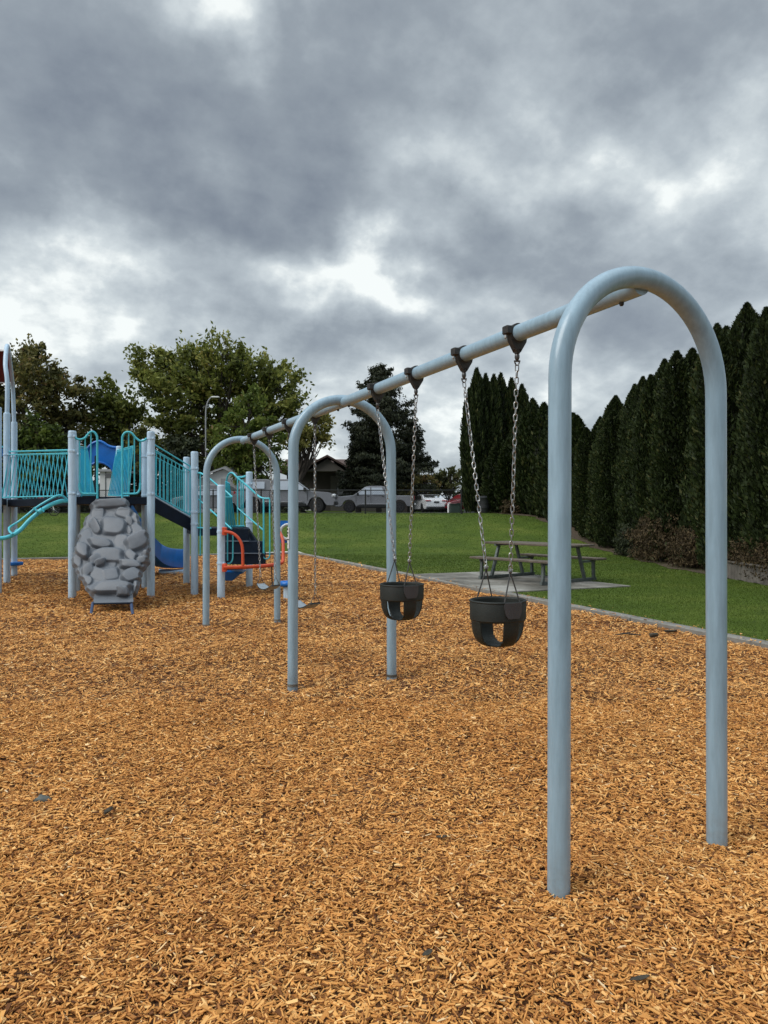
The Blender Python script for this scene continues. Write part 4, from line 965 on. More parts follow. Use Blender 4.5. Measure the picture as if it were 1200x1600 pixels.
def spruce(px, Z, top_py, half_bot, label, seed, skew=0.0):
    r = np.random.default_rng(seed); bx = (px-600)/F*Z; bz = 1.40; org = V(bx, Z, bz)
    t = thing('spruce_tree', org, label, 'tree'); H = CH-(top_py-800)/F*Z-bz; R0 = half_bot/F*Z
    m = MB(); m.tube([org-V(0, 0, 0.3), org+V(0, 0, H*0.5), org+V(0.1, 0, H)], [0.24, 0.14, 0.02], 8)
    cs, dsv, sz = [], [], []
    z = H*0.20
    while z < H*0.985:
        f = z/H
        prof = (1-f)**0.72*R0*(1.0 if f > 0.25 else 0.85+0.6*f)
        nb = 6 if f < 0.85 else 4
        for b in range(nb):
            q = r.uniform(0, 2*math.pi); L = prof*r.uniform(0.40, 1.38)*(1+skew*math.cos(q))+0.15
            if L < 0.2: L = 0.2
            d = V(math.cos(q), math.sin(q), 0); up0 = 0.30*f; K = 6; pts = []
            for k in range(K+1):
                s = k/K; pts.append(org+V(0, 0, z)+d*L*s+V(0, 0, L*(up0*s-0.34*s*s*(1-f)+0.16*s**3)))
            m.tube(pts, np.linspace(0.045, 0.008, K+1), 4, caps=False)
            nn = int(16+L*44); s = r.uniform(0.12, 1.05, nn)
            base = np.array([np.interp(s, np.linspace(0, 1, K+1), [p[a] for p in pts]) for a in range(3)]).T
            side = V(-d[1], d[0], 0); w = (0.10+0.26*L*(1-s)*s*2+0.05)
            off = side[None]*(r.normal(0, 1, nn)*w)[:, None]; off[:, 2] -= np.abs(r.normal(0, 0.17, nn))
            cs.append(base+off); dsv.append(np.tile(d*0.7+V(0, 0, -0.7), (nn, 1))+np.sign(r.normal(0, 1, nn))[:, None]*side[None]*0.5)
        z += 0.34+0.20*(1-f)*r.uniform(0.7, 1.4)
    m.build('trunk', 'bark', t)
    cs = np.vstack(cs); dsv = np.vstack(dsv); n = len(cs)
    k = 3; cs = np.repeat(cs, k, 0)+r.normal(0, 0.07, (n*k, 3)); dsv = np.repeat(dsv, k, 0); n *= k
    verts = leaf_quads(cs, 0.15*r.uniform(0.6, 1.3, n), 0.045*r.uniform(0.7, 1.3, n), r, dsv, 0.35)
    fast_mesh('crown', verts-org, 4, 'leaf_spruce', np.clip(r.beta(2, 2, n), 0, 1), parent=t)
spruce(592, 58, 566, 84, 'ragged dark spruce with drooping boughs behind the middle arch', 41, 0.12)
spruce(640, 62, 650, 50, 'shorter dark spruce at the right foot of the ragged spruce', 42, 0.1)
spruce(560, 57.5, 655, 30, 'dark spruce in front of the brown house gable', 43, 0.0)

# cedar hedge
ORD = ['first', 'second', 'third', 'fourth', 'fifth', 'sixth', 'seventh', 'eighth', 'ninth', 'tenth', 'eleventh', 'twelfth', 'thirteenth', 'fourteenth', 'fifteenth', 'sixteenth', 'seventeenth', 'eighteenth', 'nineteenth', 'twentieth', 'twenty first', 'twenty second']
def cedar_mesh(seed, nleaf, H=6.0, Rm=0.72, size=1.0, tips=2):
    """one columnar cedar, base at the origin: upright flattened sprays over a shaded core"""
    r = np.random.default_rng(seed)
    f = r.uniform(0.02, 1.0, nleaf)**0.92
    lead = [(r.normal(0, 0.30), r.normal(0, 0.30), r.uniform(0.84, 0.99)) for _ in range(tips)]; lead[0] = (0.0, 0.0, 1.0)
    which = r.integers(0, tips, nleaf); lx = np.array([l[0] for l in lead])[which]; ly = np.array([l[1] for l in lead])[which]; lh = np.array([l[2] for l in lead])[which]
    prof = np.interp(f, [0, 0.06, 0.25, 0.55, 0.8, 0.93, 1.0], [0.85, 0.98, 1.0, 0.90, 0.62, 0.30, 0.015])
    q = r.uniform(0, 2*np.pi, nleaf)
    rough = 1+0.10*np.sin(3*q+seed)+0.08*np.sin(7*q+f*9+seed)+0.09*np.sin(f*34+4*np.sin(q*2+seed))+0.07*np.sin(11*q+f*23)
    rad = Rm*prof*rough*(1-np.abs(r.normal(0, 0.10, nleaf)))
    x = rad*np.cos(q)+lx*f; y = rad*np.sin(q)+ly*f; z = f*H*lh
    c = np.stack([x, y, z], -1); d = np.stack([np.cos(q)*0.55, np.sin(q)*0.55, np.full(nleaf, 1.0)], -1)
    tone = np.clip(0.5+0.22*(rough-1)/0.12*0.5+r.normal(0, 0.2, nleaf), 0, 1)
    v = leaf_quads(c, size*0.075*r.uniform(0.6, 1.5, nleaf), size*0.030*r.uniform(0.6, 1.4, nleaf), r, d, 0.28)
    return v, tone
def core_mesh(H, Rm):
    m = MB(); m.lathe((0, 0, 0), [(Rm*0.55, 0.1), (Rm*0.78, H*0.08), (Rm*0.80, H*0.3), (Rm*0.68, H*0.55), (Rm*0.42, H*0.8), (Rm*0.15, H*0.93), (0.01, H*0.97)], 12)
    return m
cedar_src = []
def make_cedar(loc, H, W, label, group, var, near):
    t = thing('cedar_tree', loc, label, 'tree', group)
    t.rotation_euler = (0, 0, var*1.7+loc[0]*3)
    key = (var, near)
    for k, (cr, tk) in cedar_src:
        if k == key: break
    else:
        v, tone = cedar_mesh(100+var, {0: 42000, 1: 15000}[near], size={0: 0.72, 1: 1.4}[near], tips=2+var % 3)
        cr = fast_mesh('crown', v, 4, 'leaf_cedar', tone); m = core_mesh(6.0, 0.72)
        m2 = MB(); m2.tube([(0, 0, -0.2), (0, 0, 2.5), (0, 0, 5.0)], [0.09, 0.07, 0.02], 8)
        tk = m2.build('trunk', 'bark')
        me = m.build('inner_foliage', 'cedar_core')
        me.parent = cr
        cedar_src.append((key, (cr, tk))); cr.parent = t; tk.parent = t
        cr.scale = (W/1.44, W/1.44, H/6.0); tk.scale = (1, 1, H/6.0)
        return t
    c2 = cr.copy(); COL.objects.link(c2); c2.parent = t; c2.scale = (W/1.44, W/1.44, H/6.0)
    k2 = tk.copy(); COL.objects.link(k2); k2.parent = t; k2.scale = (1, 1, H/6.0)
    for ch in cr.children:
        d = ch.copy(); COL.objects.link(d); d.parent = c2
    return t
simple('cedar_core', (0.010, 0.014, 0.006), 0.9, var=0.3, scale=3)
rows = [(12.9, 8.5, 5.6), (13.9, 8.65, 5.5), (14.9, 8.75, 5.75), (16.0, 8.8, 5.9), (17.1, 8.8, 6.45), (18.2, 8.85, 6.2), (19.35, 8.95, 6.45), (20.5, 9.0, 6.1), (21.7, 9.05, 6.3), (22.9, 9.1, 6.2), (24.1, 9.1, 6.0), (25.3, 9.1, 6.25), (26.6, 9.05, 5.7), (27.9, 9.05, 5.9), (29.2, 8.95, 5.3)]
for i, (y, x, zt) in enumerate(rows):
    z0 = float(terr(x, y)); jit = [0.0, 0.12, -0.1, 0.05, -0.06][i % 5]
    make_cedar((x+jit, y, z0-0.05), zt-z0+[0.15, -0.2, 0.25, -0.1, 0.1, -0.3, 0.2][i % 7], 1.75+0.14*math.sin(i*2.1), 'dark green columnar cedar, %s of the near hedge row counted from the right edge' % ORD[i], 'near cedar hedge along the right side', i % 5, 0)
rows2 = [(31.2, 9.2, 4.9), (33.0, 8.95, 6.0), (34.3, 8.75, 6.6), (35.6, 8.5, 6.7), (36.9, 8.3, 7.2), (38.0, 7.95, 7.6), (38.9, 7.5, 7.0), (39.3, 6.95, 5.6), (39.6, 6.4, 5.4)]
for i, (y, x, zt) in enumerate(rows2):
    z0 = float(terr(x, y)); make_cedar((x, y, z0-0.05), zt-z0, 1.7+0.1*math.sin(i*1.7), 'columnar cedar, %s of the far hedge row from the gap by the front arch leg' % ORD[i], 'far cedar hedge in the right background', (i+2) % 5, 1)
tall = [(41.5, 5.42, 9.85), (41.9, 6.0, 9.6), (42.3, 6.95, 9.75), (42.3, 7.6, 9.4), (42.5, 8.25, 9.1)]
TL = ['leftmost tall cedar at the left end of the hedge', 'second tall cedar from the left end of the hedge', 'third tall cedar, just right of the sky gap', 'fourth tall cedar from the left end of the hedge', 'rightmost of the five tall cedars behind the near swing chain']
for i, (y, x, zt) in enumerate(tall):
    make_cedar((x, y, 1.4), zt-1.4, 1.55, TL[i], 'tall cedars at the left end of the hedge', i % 5, 1)

def shrub(name, label, c, rad, mat, seed, n, leaf, up=0.6):
    r = np.random.default_rng(seed); t = thing(name, c, label, 'shrub')
    org = np.array(c, float); m = MB()
    for k in range(16):
        q = r.uniform(0, 2*math.pi); e = org+V(math.cos(q)*rad[0]*r.uniform(0.2, 0.9), math.sin(q)*rad[1]*r.uniform(0.2, 0.9), rad[2]*r.uniform(0.8, 1.7))
        m.tube([org+V(r.normal(0, rad[0]*0.3), r.normal(0, rad[1]*0.3), -0.05), (org+e)/2+r.normal(0, 0.06, 3), e], [0.016, 0.011, 0.004], 4, caps=False)
    m.build('stems', 'bark', t)
    u = r.normal(0, 1, (n, 3)); u /= np.linalg.norm(u, axis=1)[:, None]; q = r.uniform(0.3, 1.05, n)**0.5
    c3 = u*q[:, None]*np.array(rad)*(1+0.22*np.sin(u[:, :1]*7+seed)+0.18*np.sin(u[:, 2:]*9)); c3[:, 2] += rad[2]*0.85
    d = np.tile(V(0, 0, up), (n, 1))
    fast_mesh('foliage', leaf_quads(c3, leaf*r.uniform(0.5, 1.5, n), leaf*0.4*r.uniform(0.5, 1.3, n), r, d, 0.6), 4, mat, np.clip(r.beta(1.8, 2, n), 0, 1), parent=t)
shrub('dry_shrub', 'tall bare brownish shrub patch at the hedge foot left of the right arch leg', (8.05, 20.9, 0.05), (0.55, 1.5, 0.72), 'leaf_dry', 51, 9000, 0.05)
shrub('dry_shrub', 'brown dead shrub at the hedge foot just behind the right arch leg', (8.0, 18.4, 0.05), (0.45, 1.1, 0.50), 'leaf_dry', 52, 7000, 0.045)
shrub('dry_shrub', 'low brown dried creeper at the far right edge of the lawn', (7.9, 14.3, 0.05), (0.40, 2.2, 0.42), 'leaf_dry', 53, 13000, 0.04)
shrub('green_shrub', 'small green shrub mixed into the hedge foot beyond the picnic table', (8.05, 23.2, 0.05), (0.5, 0.9, 0.5), 'leaf_dark', 54, 5000, 0.05)
shrub('green_shrub', 'low dull shrub at the hedge foot by the black bin', (6.9, 38.2, float(terr(6.9, 38.2))), (0.7, 0.4, 0.35), 'leaf_dry', 55, 2500, 0.08)

# grey board fence behind the cedars and the low boards at right
def board_fence(name, label, a, b, h, mat, bw=0.16):
    a = np.array(a, float); b = np.array(b, float); L = np.linalg.norm(b-a); d = (b-a)/L
    t = thing(name, (a[0], a[1], float(terr(*a))), label, 'fence'); k = int(L/bw); m = MB()
    for i in range(k):
        p = a+d*(i+0.5)*L/k; z = float(terr(*p)); m.box((p[0], p[1], z+h/2+0.02*math.sin(i*1.3)), (L/k*0.95, 0.02, h), (V(d[0], d[1], 0), V(-d[1], d[0], 0), V(0, 0, 1)))
    m.build('boards', mat, t, smooth=False)
    for i in range(int(L/2.4)+1):
        p = a+d*min(i*2.4, L); z = float(terr(*p)); m = MB(); m.box((p[0]+0.04, p[1], z+h/2), (0.09, 0.09, h+0.05)); m.build('post', mat, t)
    m = MB(); pts = [V(p[0], p[1], float(terr(*p))+h+0.03) for p in [a+d*s for s in np.linspace(0, L, 12)]]
    for i in range(11): m.bar(pts[i], pts[i+1], 0.06, 0.035)
    m.build('cap_rail', mat, t)
board_fence('board_fence', 'grey board fence standing behind the far cedar hedge', (9.9, 24), (9.3, 38), 1.95, 'sheet_grey')
board_fence('board_fence', 'grey board fence end behind the black bin', (4.9, 43.4), (9.2, 43.4), 2.1, 'sheet_grey')
board_fence('board_fence', 'low weathered board edging under the brown creeper at far right', (7.60, 12.4), (7.50, 15.7), 0.34, 'board_grey', 0.12)
# black bin by the hedge
b = P(757, 806, 39.3); t = thing('rubbish_bin', (b[0], b[1], float(terr(b[0], b[1]))), 'black ribbed rubbish bin beside the tall cedars', 'bin')
o_ = V(b[0], b[1], float(terr(b[0], b[1])))
m = MB(); m.lathe(o_, [(0.28, 0), (0.32, 0.25), (0.335, 0.26), (0.33, 0.5), (0.345, 0.51), (0.34, 0.78), (0.35, 0.8)], 18); m.build('body', 'bin_plastic', t)
m = MB(); m.lathe(o_, [(0.37, 0.80), (0.37, 0.85), (0.25, 0.93), (0.05, 0.95)], 18); m.build('lid', 'bin_plastic', t)

# ------------------------------------------------------------------ chain link fence
FY = 38.0; fz0 = 1.40
def fx(px): return (px-600)/F*FY
fe = thing('chain_link_fence', (fx(300), FY, fz0), 'low black chain link fence between the lawn and the parked cars', 'fence')
posts = [-120, -45, 30, 108, 183, 258, 333, 408, 456, 571, 645.5, 721]
zt = CH+34*FY/F
for k, x in enumerate(posts):
    m = MB(); rr = 0.055 if x in (645.5, 721) else 0.038
    m.tube([V(fx(x), FY, fz0-0.3), V(fx(x), FY, zt+0.04)], rr, 8); m.build('post', 'black_metal', fe)
m = MB(); m.tube([V(fx(posts[0]), FY, zt), V(fx(721), FY, zt)], 0.024, 8); m.build('top_rail', 'black_metal', fe)
m = MB(); z0, z1 = fz0+0.03, zt-0.03; H_ = z1-z0; x = fx(posts[0]); x1 = fx(721); sp = 0.11; vs = []; fs = []
while x < x1-H_:
    for s in (1, -1):
        a = V(x if s > 0 else x+H_, FY+0.003*s, z0); b2 = V(x+H_ if s > 0 else x, FY+0.003*s, z1); w = 0.0022
        n0 = len(vs); vs += [a+V(-w, 0, w*s), a+V(w, 0, -w*s), a+V(0, w, 0), b2+V(-w, 0, w*s), b2+V(w, 0, -w*s), b2+V(0, w, 0)]
        fs += [(n0, n0+1, n0+4, n0+3), (n0+1, n0+2, n0+5, n0+4), (n0+2, n0, n0+3, n0+5)]
    x += sp
m.add(vs, fs); m.build('wire_mesh', 'black_metal', fe)
# white bollard, green box at the corner
b = V(fx(701)*1.05, 40, 1.46); m = MB(); m.lathe(b, [(0.06, 0), (0.06, 0.45), (0.03, 0.48)], 10)
tag(m.build('bollard', 'white_paint'), 'short white post standing in front of the red car', 'bollard')
b = V((711-600)/F*40, 40, 1.44); m = MB(); m.box(b+V(0, 0, 0.24), (0.55, 0.5, 0.48), bev=0.03)
t = thing('utility_box', b, 'dark green utility box on the grass by the fence corner', 'utility box'); m.build('cabinet', 'green_box', t)
m = MB(); m.box(b+V(0, 0, 0.50), (0.6, 0.55, 0.05), bev=0.015); m.build('lid', 'green_box', t)

# ------------------------------------------------------------------ vehicles
def vehicle(name, label, cat, loc, yaw, paint, spec, group=None):
    """spec: L, W, wheel_r, wheel x positions, outline (x,z) of body, belt z, glass polygons; x forward"""
    t = thing(name, loc, label, cat, group); t.rotation_euler = (0, 0, yaw)
    def ww(z, x):                       # half width: tumblehome above the belt line, tapering nose
        W = spec['W']/2; k = 1.0
        if z > spec['belt']: k -= 0.17*(z-spec['belt'])/(spec['H']-spec['belt'])
        if z < 0.45: k -= 0.03
        e = max(0, abs(x)-spec['L']/2+0.45)/0.45
        return W*(k-0.10*e*e)
    def B(name, mb, mats, **kw):
        o = mb.build(name, mats, None, **kw); o.parent = t; return o
    out = spec['outline']; k = len(out)
    # dense outline with wheel arches cut in
    pts = []
    for i in range(k):
        a, b = np.array(out[i]), np.array(out[(i+1) % k]); n = max(1, int(np.linalg.norm(b-a)/0.12))
        for j in range(n): pts.append(a+(b-a)*j/n)
    pts = np.array(pts); zmin = pts[:, 1].min()
    q = []
    for x, z in pts:
        for wx in spec['wx']:
            d = math.hypot(x-wx, z-spec['r']); ra = spec['r']*1.22
            if z < ra+spec['r'] and d < ra and z < spec['r']+0.35:
                dx = x-wx; z = max(z, spec['r']+math.sqrt(max(0, ra*ra-dx*dx)))
        q.append((x, z))
    q = np.array(q); k = len(q); m = MB()
    sec = [(1.0, 0), (0.93, 0.0)]
    vs = []
    for s in (-1, 1):
        for x, z in q: vs.append((x, s*ww(z, x), z))
    c = q.mean(0)
    fs = [(i, (i+1) % k, k+(i+1) % k, k+i) for i in range(k)]
    fs += [tuple(range(k-1, -1, -1)), tuple(range(k, 2*k))]
    m.add(vs, fs); body = B('body', m, paint, angle=28, bevel=0.035)
    for g in spec['glass']:
        for s in (-1, 1):
            m = MB(); vs = [(x, s*(ww(z, x)+0.006), z) for x, z in g]; vs2 = [(x, s*(ww(z, x)-0.02), z) for x, z in g]; n = len(g)
            m.add(vs+vs2, [tuple(range(n)), tuple(range(2*n-1, n-1, -1))]+[(i, (i+1) % n, n+(i+1) % n, n+i) for i in range(n)])
            B('side_window', m, 'car_glass', smooth=False)
    for nm, (x0, z0, x1, z1) in spec['screens'].items():
        w0, w1 = ww(z0, 0)*0.88, ww(z1, 0)*0.88; nx, nz = -(z1-z0), (x1-x0); L = math.hypot(nx, nz); sg = 1 if x0 > x1 else -1
        off = V(abs(z1-z0)/L*sg, 0, abs(x1-x0)/L)*0.012
        m = MB(); v = [V(x0, -w0, z0), V(x0, w0, z0), V(x1, w1, z1), V(x1, -w1, z1)]
        m.prism([p-off for p in v], off*2.2); B(nm, m, 'car_glass', smooth=False)
    for wx in spec['wx']:
        for s in (-1, 1):
            c = V(wx, s*(spec['W']/2-0.13), spec['r']); r = spec['r']
            m = MB(); m.lathe(c, [(r*0.6, -0.12), (r*0.93, -0.12), (r, -0.08), (r, 0.08), (r*0.93, 0.12), (r*0.6, 0.12)], 24, axis=(0, 1, 0))
            w = B('wheel', m, 'tyre')
            m = MB(); m.lathe(c+V(0, s*0.105, 0), [(r*0.62, -0.02), (r*0.62, 0.02), (r*0.5, 0.012), (r*0.14, 0.015), (r*0.1, 0.03)], 20, axis=(0, s, 0))
            for a in range(6):
                qq = a*math.pi/3; m.bar(c+V(0, s*0.128, 0), c+V(math.cos(qq)*r*0.58, s*0.126, math.sin(qq)*r*0.58), 0.05, 0.015, up=(0, 1, 0))
            o = m.build('rim', 'rim_metal', None); o.parent = w
    for nm, mat, boxes in spec['bits']:
        for (x, y, z, sx, sy, sz) in boxes:
            m = MB(); m.box((x, y, z), (sx, sy, sz), bev=min(sx, sy, sz)*0.25); B(nm, m, mat)
    return t
def pickup_spec(canopy=False, H=1.93):
    L = 5.85; f = L/2; W = 2.0
    out = [(-f, 0.55), (-f+0.04, 1.22), (-0.98, 1.24)]
    if canopy: out = [(-f, 0.55), (-f+0.04, 1.22), (-f+0.14, 1.26), (-f+0.34, H-0.02), (-1.02, H), (-0.95, H-0.04)]
    out += [(-0.92, 1.26 if not canopy else H-0.02), (-0.80, H-0.06), (-0.5, H), (0.35, H), (0.62, H-0.06), (1.42, 1.30), (1.55, 1.24), (2.55, 1.16), (f-0.10, 1.06), (f, 0.92), (f, 0.52), (f-0.12, 0.42), (0, 0.40), (-f+0.1, 0.46)]
    g = [[(1.28, 1.30), (0.60, 1.82), (0.30, 1.82), (0.28, 1.30)], [(0.20, 1.30), (0.20, 1.82), (-0.55, 1.82), (-0.78, 1.30)]]
    if canopy: g.append([(-1.15, 1.38), (-1.15, 1.78), (-2.45, 1.76), (-2.62, 1.38)])
    y = W/2
    bits = [('door_handle', 'black_metal', [(0.42, s*(y+0.005), 1.16, 0.18, 0.03, 0.04) for s in (-1, 1)]+[(-0.65, s*(y+0.005), 1.16, 0.18, 0.03, 0.04) for s in (-1, 1)]),
            ('side_step', 'chrome', [(-0.1, s*(y+0.015), 0.62, 2.35, 0.08, 0.06) for s in (-1, 1)]), ('door_seam', 'black_metal', [(q, s*(y+0.002), 0.98, 0.025, 0.012, 0.52) for q in (1.32, 0.24, -0.86) for s in (-1, 1)]), ('sill', 'black_metal', [(-0.05, s*(y-0.06), 0.44, 2.6, 0.16, 0.20) for s in (-1, 1)]),
            ('side_mirror', 'black_metal', [(1.18, s*(y+0.12), 1.33, 0.14, 0.24, 0.22) for s in (-1, 1)]),
            ('headlight', 'lamp_white', [(f-0.10, s*0.83, 0.98, 0.26, 0.32, 0.20) for s in (-1, 1)]),
            ('tail_light', 'tail_red', [(-f+0.05, s*0.93, 1.05, 0.12, 0.14, 0.34) for s in (-1, 1)]),
            ('grille', 'black_metal', [(f-0.01, 0, 0.92, 0.06, 1.3, 0.30)]), ('front_bumper', 'black_metal', [(f-0.02, 0, 0.56, 0.16, 1.9, 0.20)]),
            ('rear_bumper', 'chrome', [(-f-0.03, 0, 0.60, 0.16, 1.85, 0.18)])]
    return dict(L=L, W=W, H=H, belt=1.25, r=0.41, wx=(1.84, -1.84), outline=out, glass=g, screens={'windscreen': (1.40, 1.31, 0.66, 1.85)}, bits=bits)
def sedan_spec(H=1.44, L=4.65):
    f = L/2; W = 1.82; y = W/2
    out = [(-f, 0.45), (-f+0.02, 0.85), (-f+0.10, 1.02), (-1.75, 1.06), (-1.05, H-0.06), (-0.5, H), (0.1, H-0.01), (0.45, H-0.08), (1.25, 0.98), (2.0, 0.84), (f-0.08, 0.70), (f, 0.55), (f-0.02, 0.34), (f-0.2, 0.24), (-f+0.2, 0.26)]
    g = [[(1.05, 1.00), (0.42, 1.33), (-0.05, 1.36), (-0.08, 1.00)], [(-0.16, 1.00), (-0.13, 1.36), (-0.75, 1.33), (-1.35, 1.03)]]
    bits = [('door_handle', 'chrome', [(0.05, s*(y+0.0), 0.92, 0.16, 0.025, 0.03) for s in (-1, 1)]+[(-0.85, s*(y+0.0), 0.93, 0.16, 0.025, 0.03) for s in (-1, 1)]),
            ('side_mirror', 'black_metal', [(0.92, s*(y+0.07), 1.03, 0.12, 0.16, 0.12) for s in (-1, 1)]),
            ('headlight', 'lamp_white', [(f-0.12, s*0.68, 0.70, 0.2, 0.32, 0.12) for s in (-1, 1)]),
            ('tail_light', 'tail_red', [(-f+0.03, s*0.66, 0.90, 0.10, 0.42, 0.10) for s in (-1, 1)]),
            ('number_plate', 'rim_metal', [(-f+0.0, 0, 0.80, 0.04, 0.42, 0.13)]), ('lower_trim', 'black_metal', [(-f+0.02, 0, 0.34, 0.06, 1.5, 0.14)]),
            ('grille', 'black_metal', [(f-0.01, 0, 0.55, 0.04, 1.0, 0.14)])]
    return dict(L=L, W=W, H=H, belt=1.0, r=0.325, wx=(1.38, -1.32), outline=out, glass=g, screens={'windscreen': (1.20, 1.0, 0.50, 1.36), 'rear_window': (-1.68, 1.07, -1.08, 1.375)}, bits=bits)
CG = 'vehicles parked beyond the fence'
def at(px, Z): return ((px-600)/F*Z, Z, 1.464)
vehicle('pickup_truck', 'grey pickup truck with bed canopy facing right behind the middle arch', 'pickup truck', at(448, 41.8), 0.0, 'car_grey', pickup_spec(True), CG)
vehicle('pickup_truck', 'grey pickup truck facing left in front of the brown house', 'pickup truck', at(585, 52.5), R(180), 'car_grey', pickup_spec(False), CG)
vehicle('parked_car', 'dark grey car partly hidden behind the stair posts', 'car', at(330, 41.8), R(176), 'car_grey_dark', sedan_spec(1.62, 4.3), CG)
vehicle('parked_car', 'white sedan seen from its rear beside the grey pickup tail', 'car', at(668, 57.0), R(104), 'car_white', sedan_spec(), CG)
vehicle('parked_car', 'silver hatchback behind the white sedan', 'car', at(690, 63.5), R(60), 'car_silver', sedan_spec(1.55, 4.3), CG)
vehicle('parked_car', 'dark red car at the fence corner beside the cedars', 'car', at(731, 56.0), R(205), 'car_red', sedan_spec(1.52, 4.4), CG)

# bicycle leaning by a dark post far behind the bridge
def bicycle():
    c = V((70-600)/F*36.6, 36.6, float(terr(0, 36.6)))
    t = thing('bicycle', c, 'small pale bicycle parked on the lawn behind the rope bridge', 'bicycle')
    for s in (-1, 1):
        w = c+V(s*0.48, 0, 0.31); m = MB(); m.tube([w+V(math.cos(q)*0.29, 0, math.sin(q)*0.29) for q in np.linspace(0, 2*math.pi, 22, endpoint=False)], 0.022, 6, closed=True)
        o = m.build('wheel', 'tyre', t); m = MB()
        for q in np.linspace(0, math.pi, 6, endpoint=False): m.tube([w-V(math.cos(q)*0.28, 0, math.sin(q)*0.28), w+V(math.cos(q)*0.28, 0, math.sin(q)*0.28)], 0.004, 4)
        m.build('spokes', 'chrome', o)
    m = MB(); a, b, h, s, k = c+V(-0.48, 0, 0.31), c+V(0.48, 0, 0.31), c+V(0.32, 0, 0.82), c+V(-0.18, 0, 0.80), c+V(-0.05, 0, 0.30)
    for p, q in ((a, s), (a, k), (k, s), (k, h), (s, h), (h, b)): m.tube([p, q], 0.022, 6)
    m.build('frame', 'white_paint', t)
    m = MB(); m.tube([h, h+V(-0.03, 0, 0.15)], 0.015, 6); m.tube([h+V(-0.03, -0.25, 0.17), h+V(0.02, 0, 0.15), h+V(-0.03, 0.25, 0.17)], 0.016, 6); m.build('handlebar', 'black_metal', t)
    m = MB(); m.box(s+V(-0.02, 0, 0.12), (0.26, 0.13, 0.06), bev=0.015); m.tube([s, s+V(0, 0, 0.1)], 0.014, 6); m.build('saddle', 'tail_red', t)
bicycle()
b = V((54.5-600)/F*36.2, 36.2, float(terr(0, 36.2))); m = MB(); m.lathe(b, [(0.06, -0.2), (0.06, 0.55), (0.04, 0.58)], 10)
tag(m.build('bollard', 'black_metal'), 'short black post on the lawn next to the bicycle', 'bollard')

# ------------------------------------------------------------------ buildings
def house():
    Z = 66.0; k = Z/F
    def X(px): return (px-600)*k
    c = V(X(520), Z, 1.464); t = thing('brown_house', c, 'brown single storey house with shallow gable roof behind the pickup trucks', 'house')
    z = 1.464; ze = CH+64*k; x0, x1 = X(448), X(640); D = 9.0
    m = MB(); m.box(((x0+x1)/2, Z+D/2, (z+ze)/2), (x1-x0, D, ze-z)); m.build('wall', 'wall_brown', t, smooth=False)
    m = MB(); m.box((X(562), Z-0.03, (z+ze)/2-0.2), (X(606)-X(515), 0.05, ze-z-0.5)); m.build('cladding', 'wall_tan', t, smooth=False)
    # main roof with side-facing ridge, and a front gable
    zr = CH+88*k
    m = MB(); ov = 0.7
    m.add([(x0-ov, Z-ov, ze), (x1+ov, Z-ov, ze), (x1+ov, Z+D/2, zr), (x0-ov, Z+D/2, zr), (x0-ov, Z+D+ov, ze), (x1+ov, Z+D+ov, ze),
           (x0-ov, Z-ov, ze-0.16), (x1+ov, Z-ov, ze-0.16), (x1+ov, Z+D+ov, ze-0.16), (x0-ov, Z+D+ov, ze-0.16)],
          [(0, 1, 2, 3), (3, 2, 5, 4), (0, 6, 7, 1), (1, 7, 8, 5, 2), (5, 8, 9, 4), (4, 9, 6, 0, 3), (6, 9, 8, 7)])
    m.build('roof', 'roof_brown', t, smooth=False)
    g0, g1, gm = X(476), X(548), X(514); zg = CH+84*k
    m = MB(); m.prism([(g0+0.4, Z-1.6, ze-0.1), (g1-0.4, Z-1.6, ze-0.1), (gm, Z-1.6, zg-0.15)], V(0, 2.0, 0)); m.build('gable', 'wall_tan', t, smooth=False)
    m = MB()
    m.prism([(g0-0.3, Z-2.0, ze-0.12), (gm, Z-2.0, zg), (gm, Z-2.0, zg+0.18), (g0-0.3, Z-2.0, ze+0.06)], V(0, 5, 0))
    m.prism([(g1+0.3, Z-2.0, ze-0.12), (g1+0.3, Z-2.0, ze+0.06), (gm, Z-2.0, zg+0.18), (gm, Z-2.0, zg)], V(0, 5, 0)); m.build('gable_roof', 'roof_brown', t, smooth=False)
    m = MB(); m.box((X(484), Z-0.06, z+1.1), (0.98, 0.08, 2.2)); d = m.build('door', 'white_wall', t, smooth=False)
    m = MB(); m.box((X(485), Z-0.115, z+1.72), (0.5, 0.02, 0.38)); m.build('door_pane', 'glass_dark', d, smooth=False)
    for px, w, h in ((545, 2.2, 1.1), (600, 1.6, 1.0)):
        m = MB(); m.box((X(px), Z-0.07, z+1.75), (w, 0.06, h)); wn = m.build('window', 'glass_dark', t, smooth=False)
        m = MB(); 
        for a, b, sx, sz in ((0, h/2, w+0.1, 0.07), (0, -h/2, w+0.1, 0.07), (w/2, 0, 0.07, h), (-w/2, 0, 0.07, h), (0, 0, 0.04, h)): m.box((X(px)+a, Z-0.115, z+1.75+b), (sx, 0.03, sz))
        m.build('window_frame', 'sheet_grey', wn, smooth=False)
house()
